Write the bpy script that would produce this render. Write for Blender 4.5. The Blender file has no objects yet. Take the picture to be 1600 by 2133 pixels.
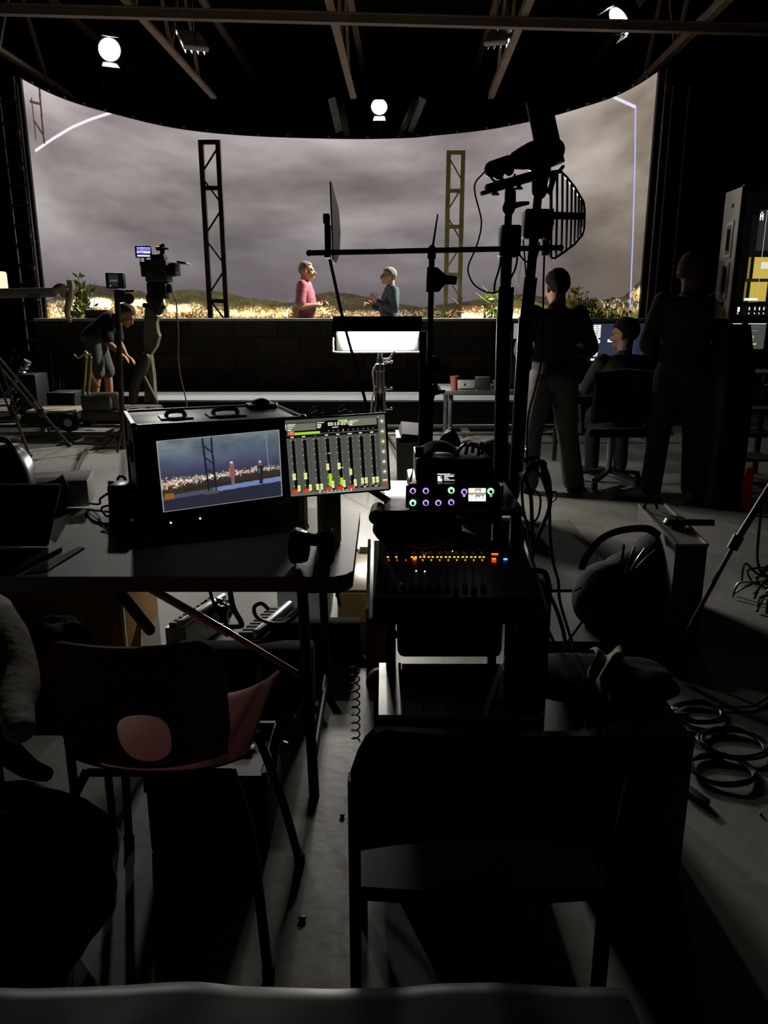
import bpy, bmesh, math, random
import numpy as np
from mathutils import Vector as V, Matrix, noise as mnoise

random.seed(7); RNG = np.random.default_rng(7)
SC = bpy.context.scene; COL = SC.collection
R = math.radians
# ---------------------------------------------------------------- camera figures
F_PX, PITCH, CAM_H = 1603.0, R(14.7), 1.45
CP, SP = math.cos(PITCH), math.sin(PITCH)
def ray(x, y):
    u = (x-800)/F_PX; v = (1066.5-y)/F_PX
    return u, CP+v*SP, -SP+v*CP
def at(x, y, Y):                      # a point of the place at distance Y down the hall
    d = ray(x, y); t = Y/d[1]
    return V((d[0]*t, Y, CAM_H+d[2]*t))
def fl(x, y, z=0.0):                  # a point of the place at height z
    d = ray(x, y); t = (z-CAM_H)/d[2]
    return V((d[0]*t, d[1]*t, z))
def onplane(x, y, p, n):
    d = V(ray(x, y)); c = V((0, 0, CAM_H)); t = (V(p)-c).dot(V(n))/d.dot(V(n))
    return c+d*t
# ---------------------------------------------------------------- materials
def s2l(c):
    return tuple(x/12.92 if x <= .04045 else ((x+.055)/1.055)**2.4 for x in c)
def hexc(h):
    return s2l(tuple(int(h[i:i+2], 16)/255 for i in (0, 2, 4)))
MATS = {}
def mat(name, h, rough=.6, metal=0., var=.25, scale=9., bump=0., spec=.4, stretch=None):
    if name in MATS: return MATS[name]
    m = bpy.data.materials.new(name); m.use_nodes = True; nt = m.node_tree; b = nt.nodes['Principled BSDF']
    c = hexc(h); L = nt.links.new
    b.inputs['Roughness'].default_value = rough; b.inputs['Metallic'].default_value = metal
    b.inputs['Specular IOR Level'].default_value = spec
    tc = nt.nodes.new('ShaderNodeTexCoord'); no = nt.nodes.new('ShaderNodeTexNoise')
    no.inputs['Scale'].default_value = scale; no.inputs['Detail'].default_value = 5
    mp = nt.nodes.new('ShaderNodeMapping'); L(tc.outputs['Object'], mp.inputs['Vector']); L(mp.outputs[0], no.inputs['Vector'])
    if stretch: mp.inputs['Scale'].default_value = stretch
    cr = nt.nodes.new('ShaderNodeValToRGB'); L(no.outputs['Fac'], cr.inputs['Fac'])
    e = cr.color_ramp.elements; e[0].position = .3; e[1].position = .7
    e[0].color = (*[x*(1-var) for x in c], 1); e[1].color = (*[min(1, x*(1+var)) for x in c], 1)
    L(cr.outputs[0], b.inputs['Base Color'])
    if bump:
        bp = nt.nodes.new('ShaderNodeBump'); bp.inputs['Strength'].default_value = bump; bp.inputs['Distance'].default_value = .01
        L(no.outputs['Fac'], bp.inputs['Height']); L(bp.outputs[0], b.inputs['Normal'])
    MATS[name] = m; return m
def glow(name, h, strength=1.):
    if name in MATS: return MATS[name]
    m = bpy.data.materials.new(name); m.use_nodes = True; nt = m.node_tree; nt.nodes.clear()
    e = nt.nodes.new('ShaderNodeEmission'); o = nt.nodes.new('ShaderNodeOutputMaterial')
    e.inputs[0].default_value = (*hexc(h), 1); e.inputs[1].default_value = strength
    nt.links.new(e.outputs[0], o.inputs[0]); MATS[name] = m; return m
def screen_mat(name, strength=1.):
    m = bpy.data.materials.new(name); m.use_nodes = True; nt = m.node_tree; nt.nodes.clear()
    a = nt.nodes.new('ShaderNodeVertexColor'); a.layer_name = 'Picture'
    e = nt.nodes.new('ShaderNodeEmission'); o = nt.nodes.new('ShaderNodeOutputMaterial')
    e.inputs[1].default_value = strength
    nt.links.new(a.outputs[0], e.inputs[0]); nt.links.new(e.outputs[0], o.inputs[0]); return m
# ---------------------------------------------------------------- mesh building
ORG = {}
class MB:
    def __init__(self): self.bm = bmesh.new()
    def box(self, c, s, rot=None, bev=0., seg=2):
        M = Matrix.Translation(V(c))
        if rot is not None:
            M = M @ (Matrix.Rotation(rot, 4, 'Z') if isinstance(rot, (int, float)) else rot.to_4x4())
        M = M @ Matrix.Diagonal((*s, 1))
        vs = bmesh.ops.create_cube(self.bm, size=1, matrix=M)['verts']
        if bev:
            es = list({e for v in vs for e in v.link_edges})
            bmesh.ops.bevel(self.bm, geom=es, offset=bev, segments=seg, profile=.5, affect='EDGES')
        return self
    def span(self, x0, x1, y0, y1, z0, z1, bev=0.):
        return self.box(((x0+x1)/2, (y0+y1)/2, (z0+z1)/2), (abs(x1-x0), abs(y1-y0), abs(z1-z0)), bev=bev)
    def bar(self, a, b, w, h=None, up=(0, 0, 1), bev=0.):
        a, b = V(a), V(b); h = h or w; d = (b-a); l = d.length; d.normalize(); up = V(up)
        if abs(d.dot(up)) > .98: up = V((0, 1, 0))
        x = d.cross(up).normalized(); z = x.cross(d)
        return self.box((a+b)/2, (w, l, h), Matrix((x, d, z)).transposed(), bev=bev)
    def tube(self, pts, r, n=10, cap=True, sx=1., side=None):
        pts = [V(p) for p in pts]; N = len(pts); rs = r if isinstance(r, (list, tuple)) else [r]*N
        rings = []; prev = None
        for i, p in enumerate(pts):
            t = (pts[min(i+1, N-1)]-pts[max(i-1, 0)])
            t = t.normalized() if t.length > 1e-9 else V((0, 0, 1))
            if prev is None:
                ref = V(side) if side else (V((0, 0, 1)) if abs(t.z) < .9 else V((1, 0, 0)))
                x = (ref-t*ref.dot(t)).normalized()
            else:
                x = prev-t*prev.dot(t); x = x.normalized() if x.length > 1e-6 else prev
            prev = x; y = t.cross(x)
            rings.append([self.bm.verts.new(p+x*math.cos(6.28318*k/n)*rs[i]*sx+y*math.sin(6.28318*k/n)*rs[i]) for k in range(n)])
        self._skin(rings, cap); return self
    def _skin(self, rings, cap=True):
        n = len(rings[0])
        for a, b in zip(rings, rings[1:]):
            for k in range(n):
                try: self.bm.faces.new((a[k], a[(k+1) % n], b[(k+1) % n], b[k]))
                except ValueError: pass
        if cap:
            for q in (rings[0][::-1], rings[-1]):
                try: self.bm.faces.new(q)
                except ValueError: pass
    def rod(self, a, b, r, r2=None, n=12):
        return self.tube([a, b], [r, r if r2 is None else r2], n)
    def limb(self, pts, rs, n=12, sub=5):
        P = spline(pts, sub); N = len(P); rr = []
        for i in range(N):
            f = i/(N-1)*(len(rs)-1); k = min(int(f), len(rs)-2); rr.append(rs[k]+(rs[k+1]-rs[k])*(f-k))
        a, b = P[0], P[-1]; da = (P[0]-P[1]).normalized(); db = (P[-1]-P[-2]).normalized()
        P = [a+da*rr[0]*.85, a+da*rr[0]*.5]+P+[b+db*rr[-1]*.5, b+db*rr[-1]*.85]
        rr = [rr[0]*.45, rr[0]*.85]+rr+[rr[-1]*.85, rr[-1]*.45]
        return self.tube(P, rr, n)
    def rings(self, secs, n=20, cap=True):           # secs: (centre, side vector, front vector) already scaled
        rs = []
        for c, s, f in secs:
            c, s, f = V(c), V(s), V(f)
            rs.append([self.bm.verts.new(c+s*math.cos(6.28318*k/n)+f*math.sin(6.28318*k/n)) for k in range(n)])
        self._skin(rs, cap); return self
    def ball(self, c, r, rot=None, n=16):
        r = (r, r, r) if isinstance(r, (int, float)) else r
        M = Matrix.Translation(V(c))
        if rot is not None: M = M @ rot.to_4x4()
        bmesh.ops.create_uvsphere(self.bm, u_segments=n, v_segments=max(6, n*2//3), radius=1, matrix=M @ Matrix.Diagonal((*r, 1)))
        return self
    def lathe(self, prof, c, n=24, rot=None):
        rs = []
        for r, z in prof:
            ring = []
            for k in range(n):
                p = V((math.cos(6.28318*k/n)*r, math.sin(6.28318*k/n)*r, z))
                if rot is not None: p = rot @ p
                ring.append(self.bm.verts.new(V(c)+p))
            rs.append(ring)
        self._skin(rs); return self
    def prism(self, poly, ext):
        a = [self.bm.verts.new(V(p)) for p in poly]; b = [self.bm.verts.new(V(p)+V(ext)) for p in poly]
        self._skin([a, b]); return self
    def grid(self, f, nu, nv, thick=None):
        vs = [[self.bm.verts.new(V(f(i/nu, j/nv))) for j in range(nv+1)] for i in range(nu+1)]
        fs = [self.bm.faces.new((vs[i][j], vs[i+1][j], vs[i+1][j+1], vs[i][j+1])) for i in range(nu) for j in range(nv)]
        if thick:
            bmesh.ops.recalc_face_normals(self.bm, faces=fs)
            bmesh.ops.solidify(self.bm, geom=fs, thickness=thick)
        return self
    def build(self, name, m, parent=None, smooth=True, angle=38, norm=True):
        bm = self.bm
        if norm: bmesh.ops.recalc_face_normals(bm, faces=bm.faces[:])
        me = bpy.data.meshes.new(name)
        if parent is not None: org = ORG[parent.name]
        else:
            zs = [v.co for v in bm.verts]
            lo = V((min(p.x for p in zs), min(p.y for p in zs), min(p.z for p in zs))); hi = V((max(p.x for p in zs), max(p.y for p in zs), max(p.z for p in zs)))
            org = V(((lo.x+hi.x)/2, (lo.y+hi.y)/2, lo.z))
        for v in bm.verts: v.co -= org
        bm.to_mesh(me); bm.free()
        if smooth:
            me.shade_smooth(); me.set_sharp_from_angle(angle=R(angle))
        return link(name, me, m, parent, org)
def link(name, me, m, parent, org):
    o = bpy.data.objects.new(name, me); COL.objects.link(o); ORG[o.name] = V(org)
    if m: me.materials.append(m)
    if parent is not None: o.parent = parent
    else: o.location = org
    return o
def remesh(mb, voxel, it=2):
    """fuse the overlapping forms of mb into one continuous skin"""
    me = bpy.data.meshes.new('tmp'); bmesh.ops.recalc_face_normals(mb.bm, faces=mb.bm.faces[:]); mb.bm.to_mesh(me)
    o = bpy.data.objects.new('tmp', me); COL.objects.link(o)
    md = o.modifiers.new('r', 'REMESH'); md.mode = 'VOXEL'; md.voxel_size = voxel
    if it:
        ms = o.modifiers.new('s', 'SMOOTH'); ms.iterations = it; ms.factor = .5
    dg = bpy.context.evaluated_depsgraph_get(); ev = o.evaluated_get(dg)
    nm = bpy.data.meshes.new_from_object(ev); out = MB(); out.bm.from_mesh(nm)
    bpy.data.objects.remove(o); bpy.data.meshes.remove(me); bpy.data.meshes.remove(nm); mb.bm.free()
    return out
def tag(o, label=None, cat=None, group=None, kind=None):
    if label: o['label'] = label
    if cat: o['category'] = cat
    if group: o['group'] = group
    if kind: o['kind'] = kind
    return o
def thing(name, label, cat, loc, group=None):
    o = bpy.data.objects.new(name, None); COL.objects.link(o); o.empty_display_size = .1
    o.location = V(loc); ORG[o.name] = V(loc); return tag(o, label, cat, group)
def struct(o): o['kind'] = 'structure'; return o
def spline(pts, sub=6):
    P = [V(p) for p in pts]
    if len(P) < 3: return [P[0].lerp(P[-1], i/sub) for i in range(sub+1)]
    out = []
    for i in range(len(P)-1):
        p0, p1, p2, p3 = P[max(i-1, 0)], P[i], P[i+1], P[min(i+2, len(P)-1)]
        for k in range(sub):
            t = k/sub
            out.append(.5*((2*p1)+(p2-p0)*t+(2*p0-5*p1+4*p2-p3)*t*t+(3*p1-p0-3*p2+p3)*t**3))
    return out+[P[-1]]
# ---------------------------------------------------------------- pictures for the screens (drawn with numpy)
def lin(img): 
    img = np.clip(img, 0, 1); return np.where(img <= .04045, img/12.92, ((img+.055)/1.055)**2.4)
def picture(name, c00, c10, c11, c01, img, m, parent):
    """flat display of h x w cells; corners: lower left, lower right, upper right, upper left"""
    h, w = img.shape[:2]; org = ORG[parent.name]
    u = np.linspace(0, 1, w+1)[None, :, None]; v = np.linspace(0, 1, h+1)[:, None, None]
    a, b, c, d = (np.array(p-org) for p in (V(c00), V(c10), V(c11), V(c01)))
    P = (a*(1-u)+b*u)*(1-v)+(d*(1-u)+c*u)*v
    i = np.arange(h)[:, None]*(w+1)+np.arange(w)[None, :]
    Fc = np.stack([i, i+1, i+w+2, i+w+1], -1).reshape(-1, 4)
    me = bpy.data.meshes.new(name); me.from_pydata(P.reshape(-1, 3).tolist(), [], Fc.tolist())
    ca = me.color_attributes.new('Picture', 'FLOAT_COLOR', 'CORNER')
    col = np.ones((h*w, 4, 4), np.float32); col[:, :, :3] = lin(img[::-1]).reshape(-1, 1, 3)
    ca.data.foreach_set('color', col.ravel()); me.update()
    return link(name, me, m, parent, org)
def rect(img, x0, y0, x1, y1, c, a=1.):
    h, w = img.shape[:2]; x0, x1 = int(x0*w+.5), max(int(x1*w+.5), int(x0*w+.5)+1); y0, y1 = int(y0*h+.5), max(int(y1*h+.5), int(y0*h+.5)+1)
    img[y0:y1, x0:x1] = img[y0:y1, x0:x1]*(1-a)+np.array(c)*a
def vnoise(h, w, fy, fx, octs=5, seed=0, gain=.55):
    r = np.random.default_rng(seed); out = np.zeros((h, w)); amp = 1.; tot = 0
    for o in range(octs):
        ny, nx = max(2, int(fy*2**o)+2), max(2, int(fx*2**o)+2); g = r.random((ny, nx))
        yy = np.linspace(0, ny-1.001, h); xx = np.linspace(0, nx-1.001, w)
        y0 = yy.astype(int); x0 = xx.astype(int); ty = yy-y0; tx = xx-x0
        ty = (ty*ty*(3-2*ty))[:, None]; tx = (tx*tx*(3-2*tx))[None, :]
        a = g[y0][:, x0]; b = g[y0][:, x0+1]; c = g[y0+1][:, x0]; d = g[y0+1][:, x0+1]
        out += amp*((a*(1-tx)+b*tx)*(1-ty)+(c*(1-tx)+d*tx)*ty); tot += amp; amp *= gain
    return out/tot
GLYPH = {'0': '757', '1': '262', ':': '020'}
FONT = {'0': ('111', '101', '101', '101', '111'), '1': ('010', '110', '010', '010', '111'), '2': ('111', '001', '111', '100', '111'), '3': ('111', '001', '111', '001', '111'), ':': ('0', '1', '0', '1', '0'),
        'M': ('101', '111', '111', '101', '101'), 'I': ('1', '1', '1', '1', '1'), 'X': ('101', '101', '010', '101', '101'), 'A': ('010', '101', '111', '101', '101'), 'R': ('110', '101', '110', '101', '101'), 'E': ('111', '100', '110', '100', '111'), 'C': ('111', '100', '100', '100', '111')}
def text(img, s, x, y, c, px=1):
    h, w = img.shape[:2]; X, Y = int(x*w), int(y*h)
    for ch in s:
        g = FONT.get(ch, ('1',)*5)
        for j, row in enumerate(g):
            for i, q in enumerate(row):
                if q == '1': img[Y+j*px:Y+(j+1)*px, X+i*px:X+(i+1)*px] = c
        X += (len(g[0])+1)*px
# ---------------------------------------------------------------- stock materials
BLK = mat('black_plastic', '141414', .5, var=.2)
BLKM = mat('black_metal', '161616', .42, .3, var=.2)
BLKS = mat('black_satin', '101011', .32, var=.2)
RUB = mat('black_rubber', '0c0c0c', .7, var=.2)
FAB = mat('black_cloth', '111112', .92, var=.35, scale=30, bump=.3)
CHR = mat('chrome', 'cfcfcf', .18, 1., var=.05)
ALU = mat('brushed_aluminium', 'a8a8a8', .35, .9, var=.12, scale=30)
GRY = mat('grey_paint', '6f6e6a', .5, var=.12)
DGR = mat('dark_grey', '2b2b2a', .55, var=.15)
WHT = mat('white_paint', 'c9c7c0', .6, var=.08)
SKIN = mat('skin', 'b98468', .55, var=.12, scale=14)
# ================================================================ THE SETTING
def concrete():
    m = bpy.data.materials.new('concrete_floor'); m.use_nodes = True; nt = m.node_tree; b = nt.nodes['Principled BSDF']; L = nt.links.new
    tc = nt.nodes.new('ShaderNodeTexCoord')
    n1 = nt.nodes.new('ShaderNodeTexNoise'); n1.inputs['Scale'].default_value = 1.1; n1.inputs['Detail'].default_value = 8
    n2 = nt.nodes.new('ShaderNodeTexNoise'); n2.inputs['Scale'].default_value = 22; n2.inputs['Detail'].default_value = 6
    L(tc.outputs['Object'], n1.inputs[0]); L(tc.outputs['Object'], n2.inputs[0])
    mx = nt.nodes.new('ShaderNodeMath'); mx.operation = 'MULTIPLY_ADD'; mx.inputs[1].default_value = .35
    L(n2.outputs[0], mx.inputs[0]); L(n1.outputs[0], mx.inputs[2])
    cr = nt.nodes.new('ShaderNodeValToRGB'); e = cr.color_ramp.elements
    e[0].position = .42; e[0].color = (*hexc('6a6a64'), 1); e[1].position = .9; e[1].color = (*hexc('9a9a92'), 1)
    L(mx.outputs[0], cr.inputs[0]); L(cr.outputs[0], b.inputs['Base Color'])
    b.inputs['Roughness'].default_value = .48; b.inputs['Specular IOR Level'].default_value = .35
    bp = nt.nodes.new('ShaderNodeBump'); bp.inputs['Strength'].default_value = .12; bp.inputs['Distance'].default_value = .01
    L(n2.outputs[0], bp.inputs['Height']); L(bp.outputs[0], b.inputs['Normal'])
    return m
m = MB(); m.span(-10, 10, -4, 21, -.1, 0); fo = struct(m.build('floor', concrete(), smooth=False))
m = MB(); m.box((0, 8.5, 7.9), (20, 25, .1))
for k in range(84): m.box((0, -3.8+k*.3, 7.83), (20, .06, .05))
struct(m.build('ceiling', mat('dark_roof_sheet', '1d211e', .8), smooth=False))
def drape(x0, x1, y0, y1, name):
    m = MB(); L = math.hypot(x1-x0, y1-y0); nx, ny = (y1-y0)/L, -(x1-x0)/L
    f = lambda u, v: (x0+(x1-x0)*u+nx*.05*math.sin(u*L*16), y0+(y1-y0)*u+ny*.05*math.sin(u*L*16), v*7.85)
    m.grid(f, int(L*12), 1); m.box(((x0+x1)/2+nx*-.15, (y0+y1)/2-ny*.15, 3.92), (max(abs(x1-x0), .1), max(abs(y1-y0), .1), 7.85))
    return struct(m.build(name, mat('black_drape', '0b0d0e', .95, var=.3)))
drape(-10, 10, 20.9, 20.9, 'wall_back'); drape(-9.9, -9.9, -4, 20.9, 'wall_left'); drape(9.9, 9.9, -4, 20.9, 'wall_right'); drape(-10, 10, -3.9, -3.9, 'wall_front')
# ---------------------------------------------------------------- roof steel
STEEL = mat('brown_steel', '84705f', .6, .1, var=.2, scale=4)
TX = [-6.15, -3.42, -.73, 1.93, 4.55]
ordn = ['far left roof truss of brown steel above the left edge of the screen', 'brown steel roof truss carrying the left hanging light fitting', 'middle brown steel roof truss ending above the centre lamp',
        'brown steel roof truss beside the right hanging light fitting', 'far right roof truss of brown steel running over the right end of the screen']
YAW = math.tan(R(1.6))
for X, lb in zip(TX, ordn):
    y0, y1, zb, zt = 1.0, 16.4, 5.42, 6.9
    sk = lambda y: X+(y-11.5)*YAW
    t = thing('roof_truss', lb, 'roof truss', (X, 8, zb), 'roof trusses')
    m = MB(); m.bar((sk(y0), y0, zb), (sk(y1), y1, zb), .11, .05); m.bar((sk(y0)-.04, y0, zb+.05), (sk(y1)-.04, y1, zb+.05), .02, .1); m.build('bottom_chord', STEEL, t)
    m = MB(); m.bar((sk(y0), y0, zt), (sk(20.5), 20.5, zt), .12, .06); m.build('top_chord', STEEL, t)
    k = 0; y = y0+.7
    while y+1.7 < y1:
        a = (sk(y), y, zb); b = (sk(y+.85), y+.85, zt); c = (sk(y+1.7), y+1.7, zb)
        m = MB(); m.bar(a, b, .05); m.build('brace', STEEL, t); m = MB(); m.bar(b, c, .05); m.build('brace', STEEL, t); y += 1.7
def beam(z, ya, yb, label, w=.1):
    m = MB(); m.bar((-10, ya, z), (10, yb, z), w, w); m.bar((-10, ya, z+w/2), (10, yb, z+w/2), w*1.5, .015)
    return tag(m.build('roof_beam', STEEL), label, 'roof beam')
beam(5.33, 11.3, 12.75, 'brown steel purlin crossing the whole hall under the roof trusses', .115)
m = MB(); m.rod((-6, 17.5, 5.9), (-.7, 17.9, 6.0), .012, n=6); tag(m.build('roof_cable', BLKM), 'thin dark cable strung high behind the roof trusses', 'cable')
for px, py, Y, yaw, lb in ((400, 92, 12.8, .35, 'white hanging light fitting by the left roof truss, switched off'), (1041, 82, 13.2, -.25, 'white hanging light fitting by the right roof truss, switched off')):
    p = at(px, py, Y); t = thing('light_fitting', lb, 'light fitting', p, 'hanging roof lights')
    rt = Matrix.Rotation(yaw, 3, 'Z') @ Matrix.Rotation(R(28), 3, 'X')
    m = MB(); m.box(p+rt @ V((0, 0, .05)), (.36, .95, .07), rt, bev=.02); m.build('housing', WHT, t)
    m = MB()
    for k in range(4): m.box(p+rt @ V((-.135+.09*k, 0, -.005)), (.022, .9, .05), rt)
    m.build('louvre', mat('lamp_louvre', '55554f', .5), t)
    m = MB()
    for s in (-.35, .35):
        a = p+rt @ V((0, s, .08)); m.rod(a, (a.x, a.y, 6.9), .008, n=6)
    m.build('hanger', BLKM, t)
# ---------------------------------------------------------------- the stage and its low wall
t = thing('stage_platform', 'low black-fronted stage platform with pale deck behind the softlight', 'stage', (-.5, 11, 0))
m = MB(); m.span(-3.0, 1.7, 9.66, 10.2, .34, .362); m.build('deck_edge', mat('pale_deck', '9ea6aa', .5, var=.06), t)
m = MB(); m.span(-4.35, 4.6, 10.2, 11.2, .34, .358); m.span(-4.98, 4.6, 11.2, 14.2, .34, .358); m.build('deck', mat('stage_deck', '77766c', .7, var=.15), t)
m = MB(); m.span(-3.0, 1.7, 9.70, 9.74, 0, .338); m.span(-4.34, 4.55, 10.22, 11.2, .02, .338); m.span(-4.97, 4.55, 11.2, 14.15, .02, .338); m.build('fascia', FAB, t)
def stone():
    m = bpy.data.materials.new('brown_block_stone'); m.use_nodes = True; nt = m.node_tree; b = nt.nodes['Principled BSDF']; L = nt.links.new
    tc = nt.nodes.new('ShaderNodeTexCoord'); mp = nt.nodes.new('ShaderNodeMapping'); mp.inputs['Rotation'].default_value = (R(90), 0, 0)
    br = nt.nodes.new('ShaderNodeTexBrick'); br.inputs['Scale'].default_value = 1.; br.inputs['Brick Width'].default_value = .62; br.inputs['Row Height'].default_value = .24
    br.inputs['Mortar Size'].default_value = .012; br.inputs['Color1'].default_value = (*hexc('5a4a38'), 1); br.inputs['Color2'].default_value = (*hexc('3f3527'), 1); br.inputs['Mortar'].default_value = (*hexc('2a241b'), 1)
    L(tc.outputs['Object'], mp.inputs[0]); L(mp.outputs[0], br.inputs[0]); b.inputs['Roughness'].default_value = .9
    n = nt.nodes.new('ShaderNodeTexNoise'); n.inputs['Scale'].default_value = 5; n.inputs['Detail'].default_value = 8; L(tc.outputs['Object'], n.inputs[0])
    mx = nt.nodes.new('ShaderNodeMixRGB'); mx.blend_type = 'MULTIPLY'; mx.inputs[0].default_value = .8; L(br.outputs[0], mx.inputs[1]); L(n.outputs[1], mx.inputs[2]); L(mx.outputs[0], b.inputs['Base Color'])
    bp = nt.nodes.new('ShaderNodeBump'); bp.inputs['Strength'].default_value = .6; bp.inputs['Distance'].default_value = .02; L(n.outputs[0], bp.inputs['Height']); L(bp.outputs[0], b.inputs['Normal'])
    return m
t = thing('stone_wall', 'low brown block wall with pale coping along the stage', 'wall', (-.6, 11.5, .36))
m = MB(); m.span(-4.95, 3.75, 11.3, 11.62, .36, 1.30); m.build('blockwork', stone(), t)
m = MB(); m.span(-4.98, 3.78, 11.26, 11.66, 1.30, 1.335, bev=.006); m.build('coping', mat('pale_coping', 'b5b3a8', .7, var=.15), t)
def on_wall(name, px0, px1, py0, h, label, cat, mt, d=.2):
    a, b = at(px0, py0, 11.45), at(px1, py0, 11.45); m = MB(); m.span(a.x, b.x, 11.35, 11.35+d, 1.335, 1.335+h, bev=.02)
    return tag(m.build(name, mt), label, cat)
on_wall('wooden_box', 181, 231, 650, .12, 'brown wooden box standing on the block wall behind the bending man', 'box', mat('brown_board', '5b4035', .8))
m = MB(); a = at(264, 655, 11.42); m.lathe([(.07, 0), (.085, .04), (.075, .13), (.05, .16), (.02, .19)], (a.x, 11.45, 1.335), 14)
tag(m.build('orange_bag', mat('orange_cloth', 'd9761f', .8, bump=.4)), 'small orange bag on the block wall beside the monitor pole', 'bag')
# ---------------------------------------------------------------- LED wall
plan = [(-5.59, 13.2), (-5.52, 13.9), (-5.33, 14.6), (-4.96, 15.32), (-4.35, 16.25), (-3.72, 16.80), (-2.94, 17.15), (-1.99, 17.37), (-.55, 17.51), (.5, 17.40), (1.0, 17.2), (1.95, 16.72), (2.6, 16.15), (3.1, 15.55), (3.53, 14.85), (3.84, 14.25), (4.02, 13.54), (4.10, 12.83)]
PL = spline([V((x, y, 0)) for x, y in plan], 24)
cum = [0]
for a, b in zip(PL, PL[1:]): cum.append(cum[-1]+(b-a).length)
ARC = cum[-1]; NX, NZ = 1300, 380; Z0, Z1 = .42, 4.9
px_ = np.interp(np.linspace(0, ARC, NX), cum, [p.x for p in PL]); py_ = np.interp(np.linspace(0, ARC, NX), cum, [p.y for p in PL])
S = np.linspace(0, ARC, NX); Zs = np.linspace(Z0, Z1, NZ)
def arc_of(px, py):                                  # arc length and height where a sight line meets the screen
    d = V(ray(px, py)); e = px_*d[1]-py_*d[0]; q = np.where(e[:-1]*e[1:] <= 0)[0]
    if len(q): k = q[-1] if px > 800 else q[0]; f = e[k]/(e[k]-e[k+1]+1e-12)
    else: k = int(np.argmin(abs(e))); k = min(k, NX-2); f = 0.
    Yk = py_[k]+(py_[k+1]-py_[k])*f; return S[k]+(S[k+1]-S[k])*f, CAM_H+d[2]*Yk/d[1]
def led_picture():
    sky = np.zeros((NZ, NX, 3)); zz = ((Zs-Z0)/(Z1-Z0))[:, None]*np.ones((1, NX)); ss = (S/ARC)[None, :]*np.ones((NZ, 1))
    zk = np.array([0, .25, .40, .55, .7, .85, 1.]); 
    cr = np.array([(99, 91, 97), (103, 96, 101), (119, 111, 114), (128, 121, 121), (139, 131, 130), (150, 141, 140), (156, 145, 145)])/255.
    for c in range(3): sky[..., c] = np.interp(zz, zk, cr[:, c])
    n1 = vnoise(NZ, NX, 4, 5, 5, 3); n2 = vnoise(NZ, NX, 9, 7, 4, 8); n3 = vnoise(NZ, NX, 2, 3, 3, 5)
    cl = ((n1-.5)*1.5+(n2-.5)*.7)*np.clip((zz-.24)*3.0, 0, 1)
    sky += cl[..., None]*.27
    lf = np.clip((.30-ss)/.3, 0, 1); sky += (lf*np.clip((zz-.2)*2, 0, 1)*.10)[..., None]*np.array([1, .95, .92])
    rt = np.clip((ss-.74)/.2, 0, 1); sky += rt[..., None]*np.array([.0, -.012, -.06])+(rt*(n3-.5))[..., None]*.12
    # hills
    def ridge(pts, col, jit, seed, tex=.10):
        q = sorted(arc_of(*p) for p in pts); xs = [a for a, _ in q]; zs = [b for _, b in q]
        rl = np.interp(S, xs, zs, left=-9, right=-9)+(vnoise(1, NX, 1, 60, 4, seed)[0]-.5)*jit
        mk = Zs[:, None] < rl[None, :]; nz = vnoise(NZ, NX, 90, 90, 3, seed+1)
        d = (rl[None, :]-Zs[:, None])
        cc = np.array(col)[None, None, :]+(nz-.5)[..., None]*tex*np.array([1, 1, .6])
        sky[mk] = cc[mk]*1.; return mk, d
    ridge([(95, 628), (150, 606), (190, 592), (230, 597), (270, 612), (330, 625)], (.27, .25, .20), .04, 21)
    ridge([(215, 625), (250, 607), (290, 604), (330, 622), (360, 606), (400, 602), (450, 606), (500, 616), (560, 625), (600, 631), (650, 633)], (.33, .31, .20), .04, 22, .2)
    ridge([(560, 636), (620, 628), (660, 612), (690, 608), (720, 611), (780, 621), (830, 632), (880, 640), (930, 633), (980, 627), (1040, 615), (1100, 612), (1150, 622), (1200, 628), (1250, 625), (1300, 617), (1345, 585)], (.27, .24, .18), .03, 23, .14)
    ridge([(930, 645), (1000, 640), (1060, 625), (1110, 628), (1160, 640), (1240, 642), (1345, 640)], (.48, .42, .22), .03, 25, .25)
    # city lights: warm points packed into bands
    q = np.array([arc_of(x, 655)[0] for x in (95, 400, 600, 830, 1000, 1250, 1345)])
    rng = np.random.default_rng(5)
    def lights(x0, x1, y0, y1, n, bright, r=(1, 3)):
        for _ in range(n):
            u = rng.random(); v = rng.beta(1.6, 1.6); s, z = arc_cache(x0+(x1-x0)*u, y0+(y1-y0)*v)
            i = int(s/ARC*(NX-1)); j = int((z-Z0)/(Z1-Z0)*(NZ-1)); a, b = rng.integers(*r), max(1, rng.integers(*r)-0)
            c = np.array([(1, .95, .80), (1, .84, .52), (1, .99, .92), (.95, .66, .36), (.80, .70, .42), (1, .96, .82)][rng.integers(6)])*rng.uniform(.45, 1.)*bright
            sl = sky[max(0, j-b//2):j+b-b//2, max(0, i-a//2):i+a-a//2]; np.maximum(sl, c, out=sl); gl = glowl[max(0, j-5):j+6, max(0, i-7):i+8]; gl += c*.013
    for jj in range(2): pass
    s0 = [arc_of(x, 645) for x in range(90, 1350, 10)]
    def arc_cache(px, py):
        f = (px-90)/10; k = int(np.clip(f, 0, len(s0)-2)); s = s0[k][0]+(s0[k+1][0]-s0[k][0])*(f-k)
        Yd = np.interp(s, S, py_); d = ray(px, py); return s, CAM_H+d[2]*Yd/d[1]
    glowl = np.zeros_like(sky)
    def darkband(x0, x1, y0, y1, col):
        for px in np.arange(x0, x1, .5):
            s, za = arc_cache(px, y1); _, zb = arc_cache(px, y0); i = int(s/ARC*(NX-1)); ja, jb = int((za-Z0)/(Z1-Z0)*(NZ-1)), int((zb-Z0)/(Z1-Z0)*(NZ-1))
            sky[max(ja, 0):jb, i] = np.array(col)
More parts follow.
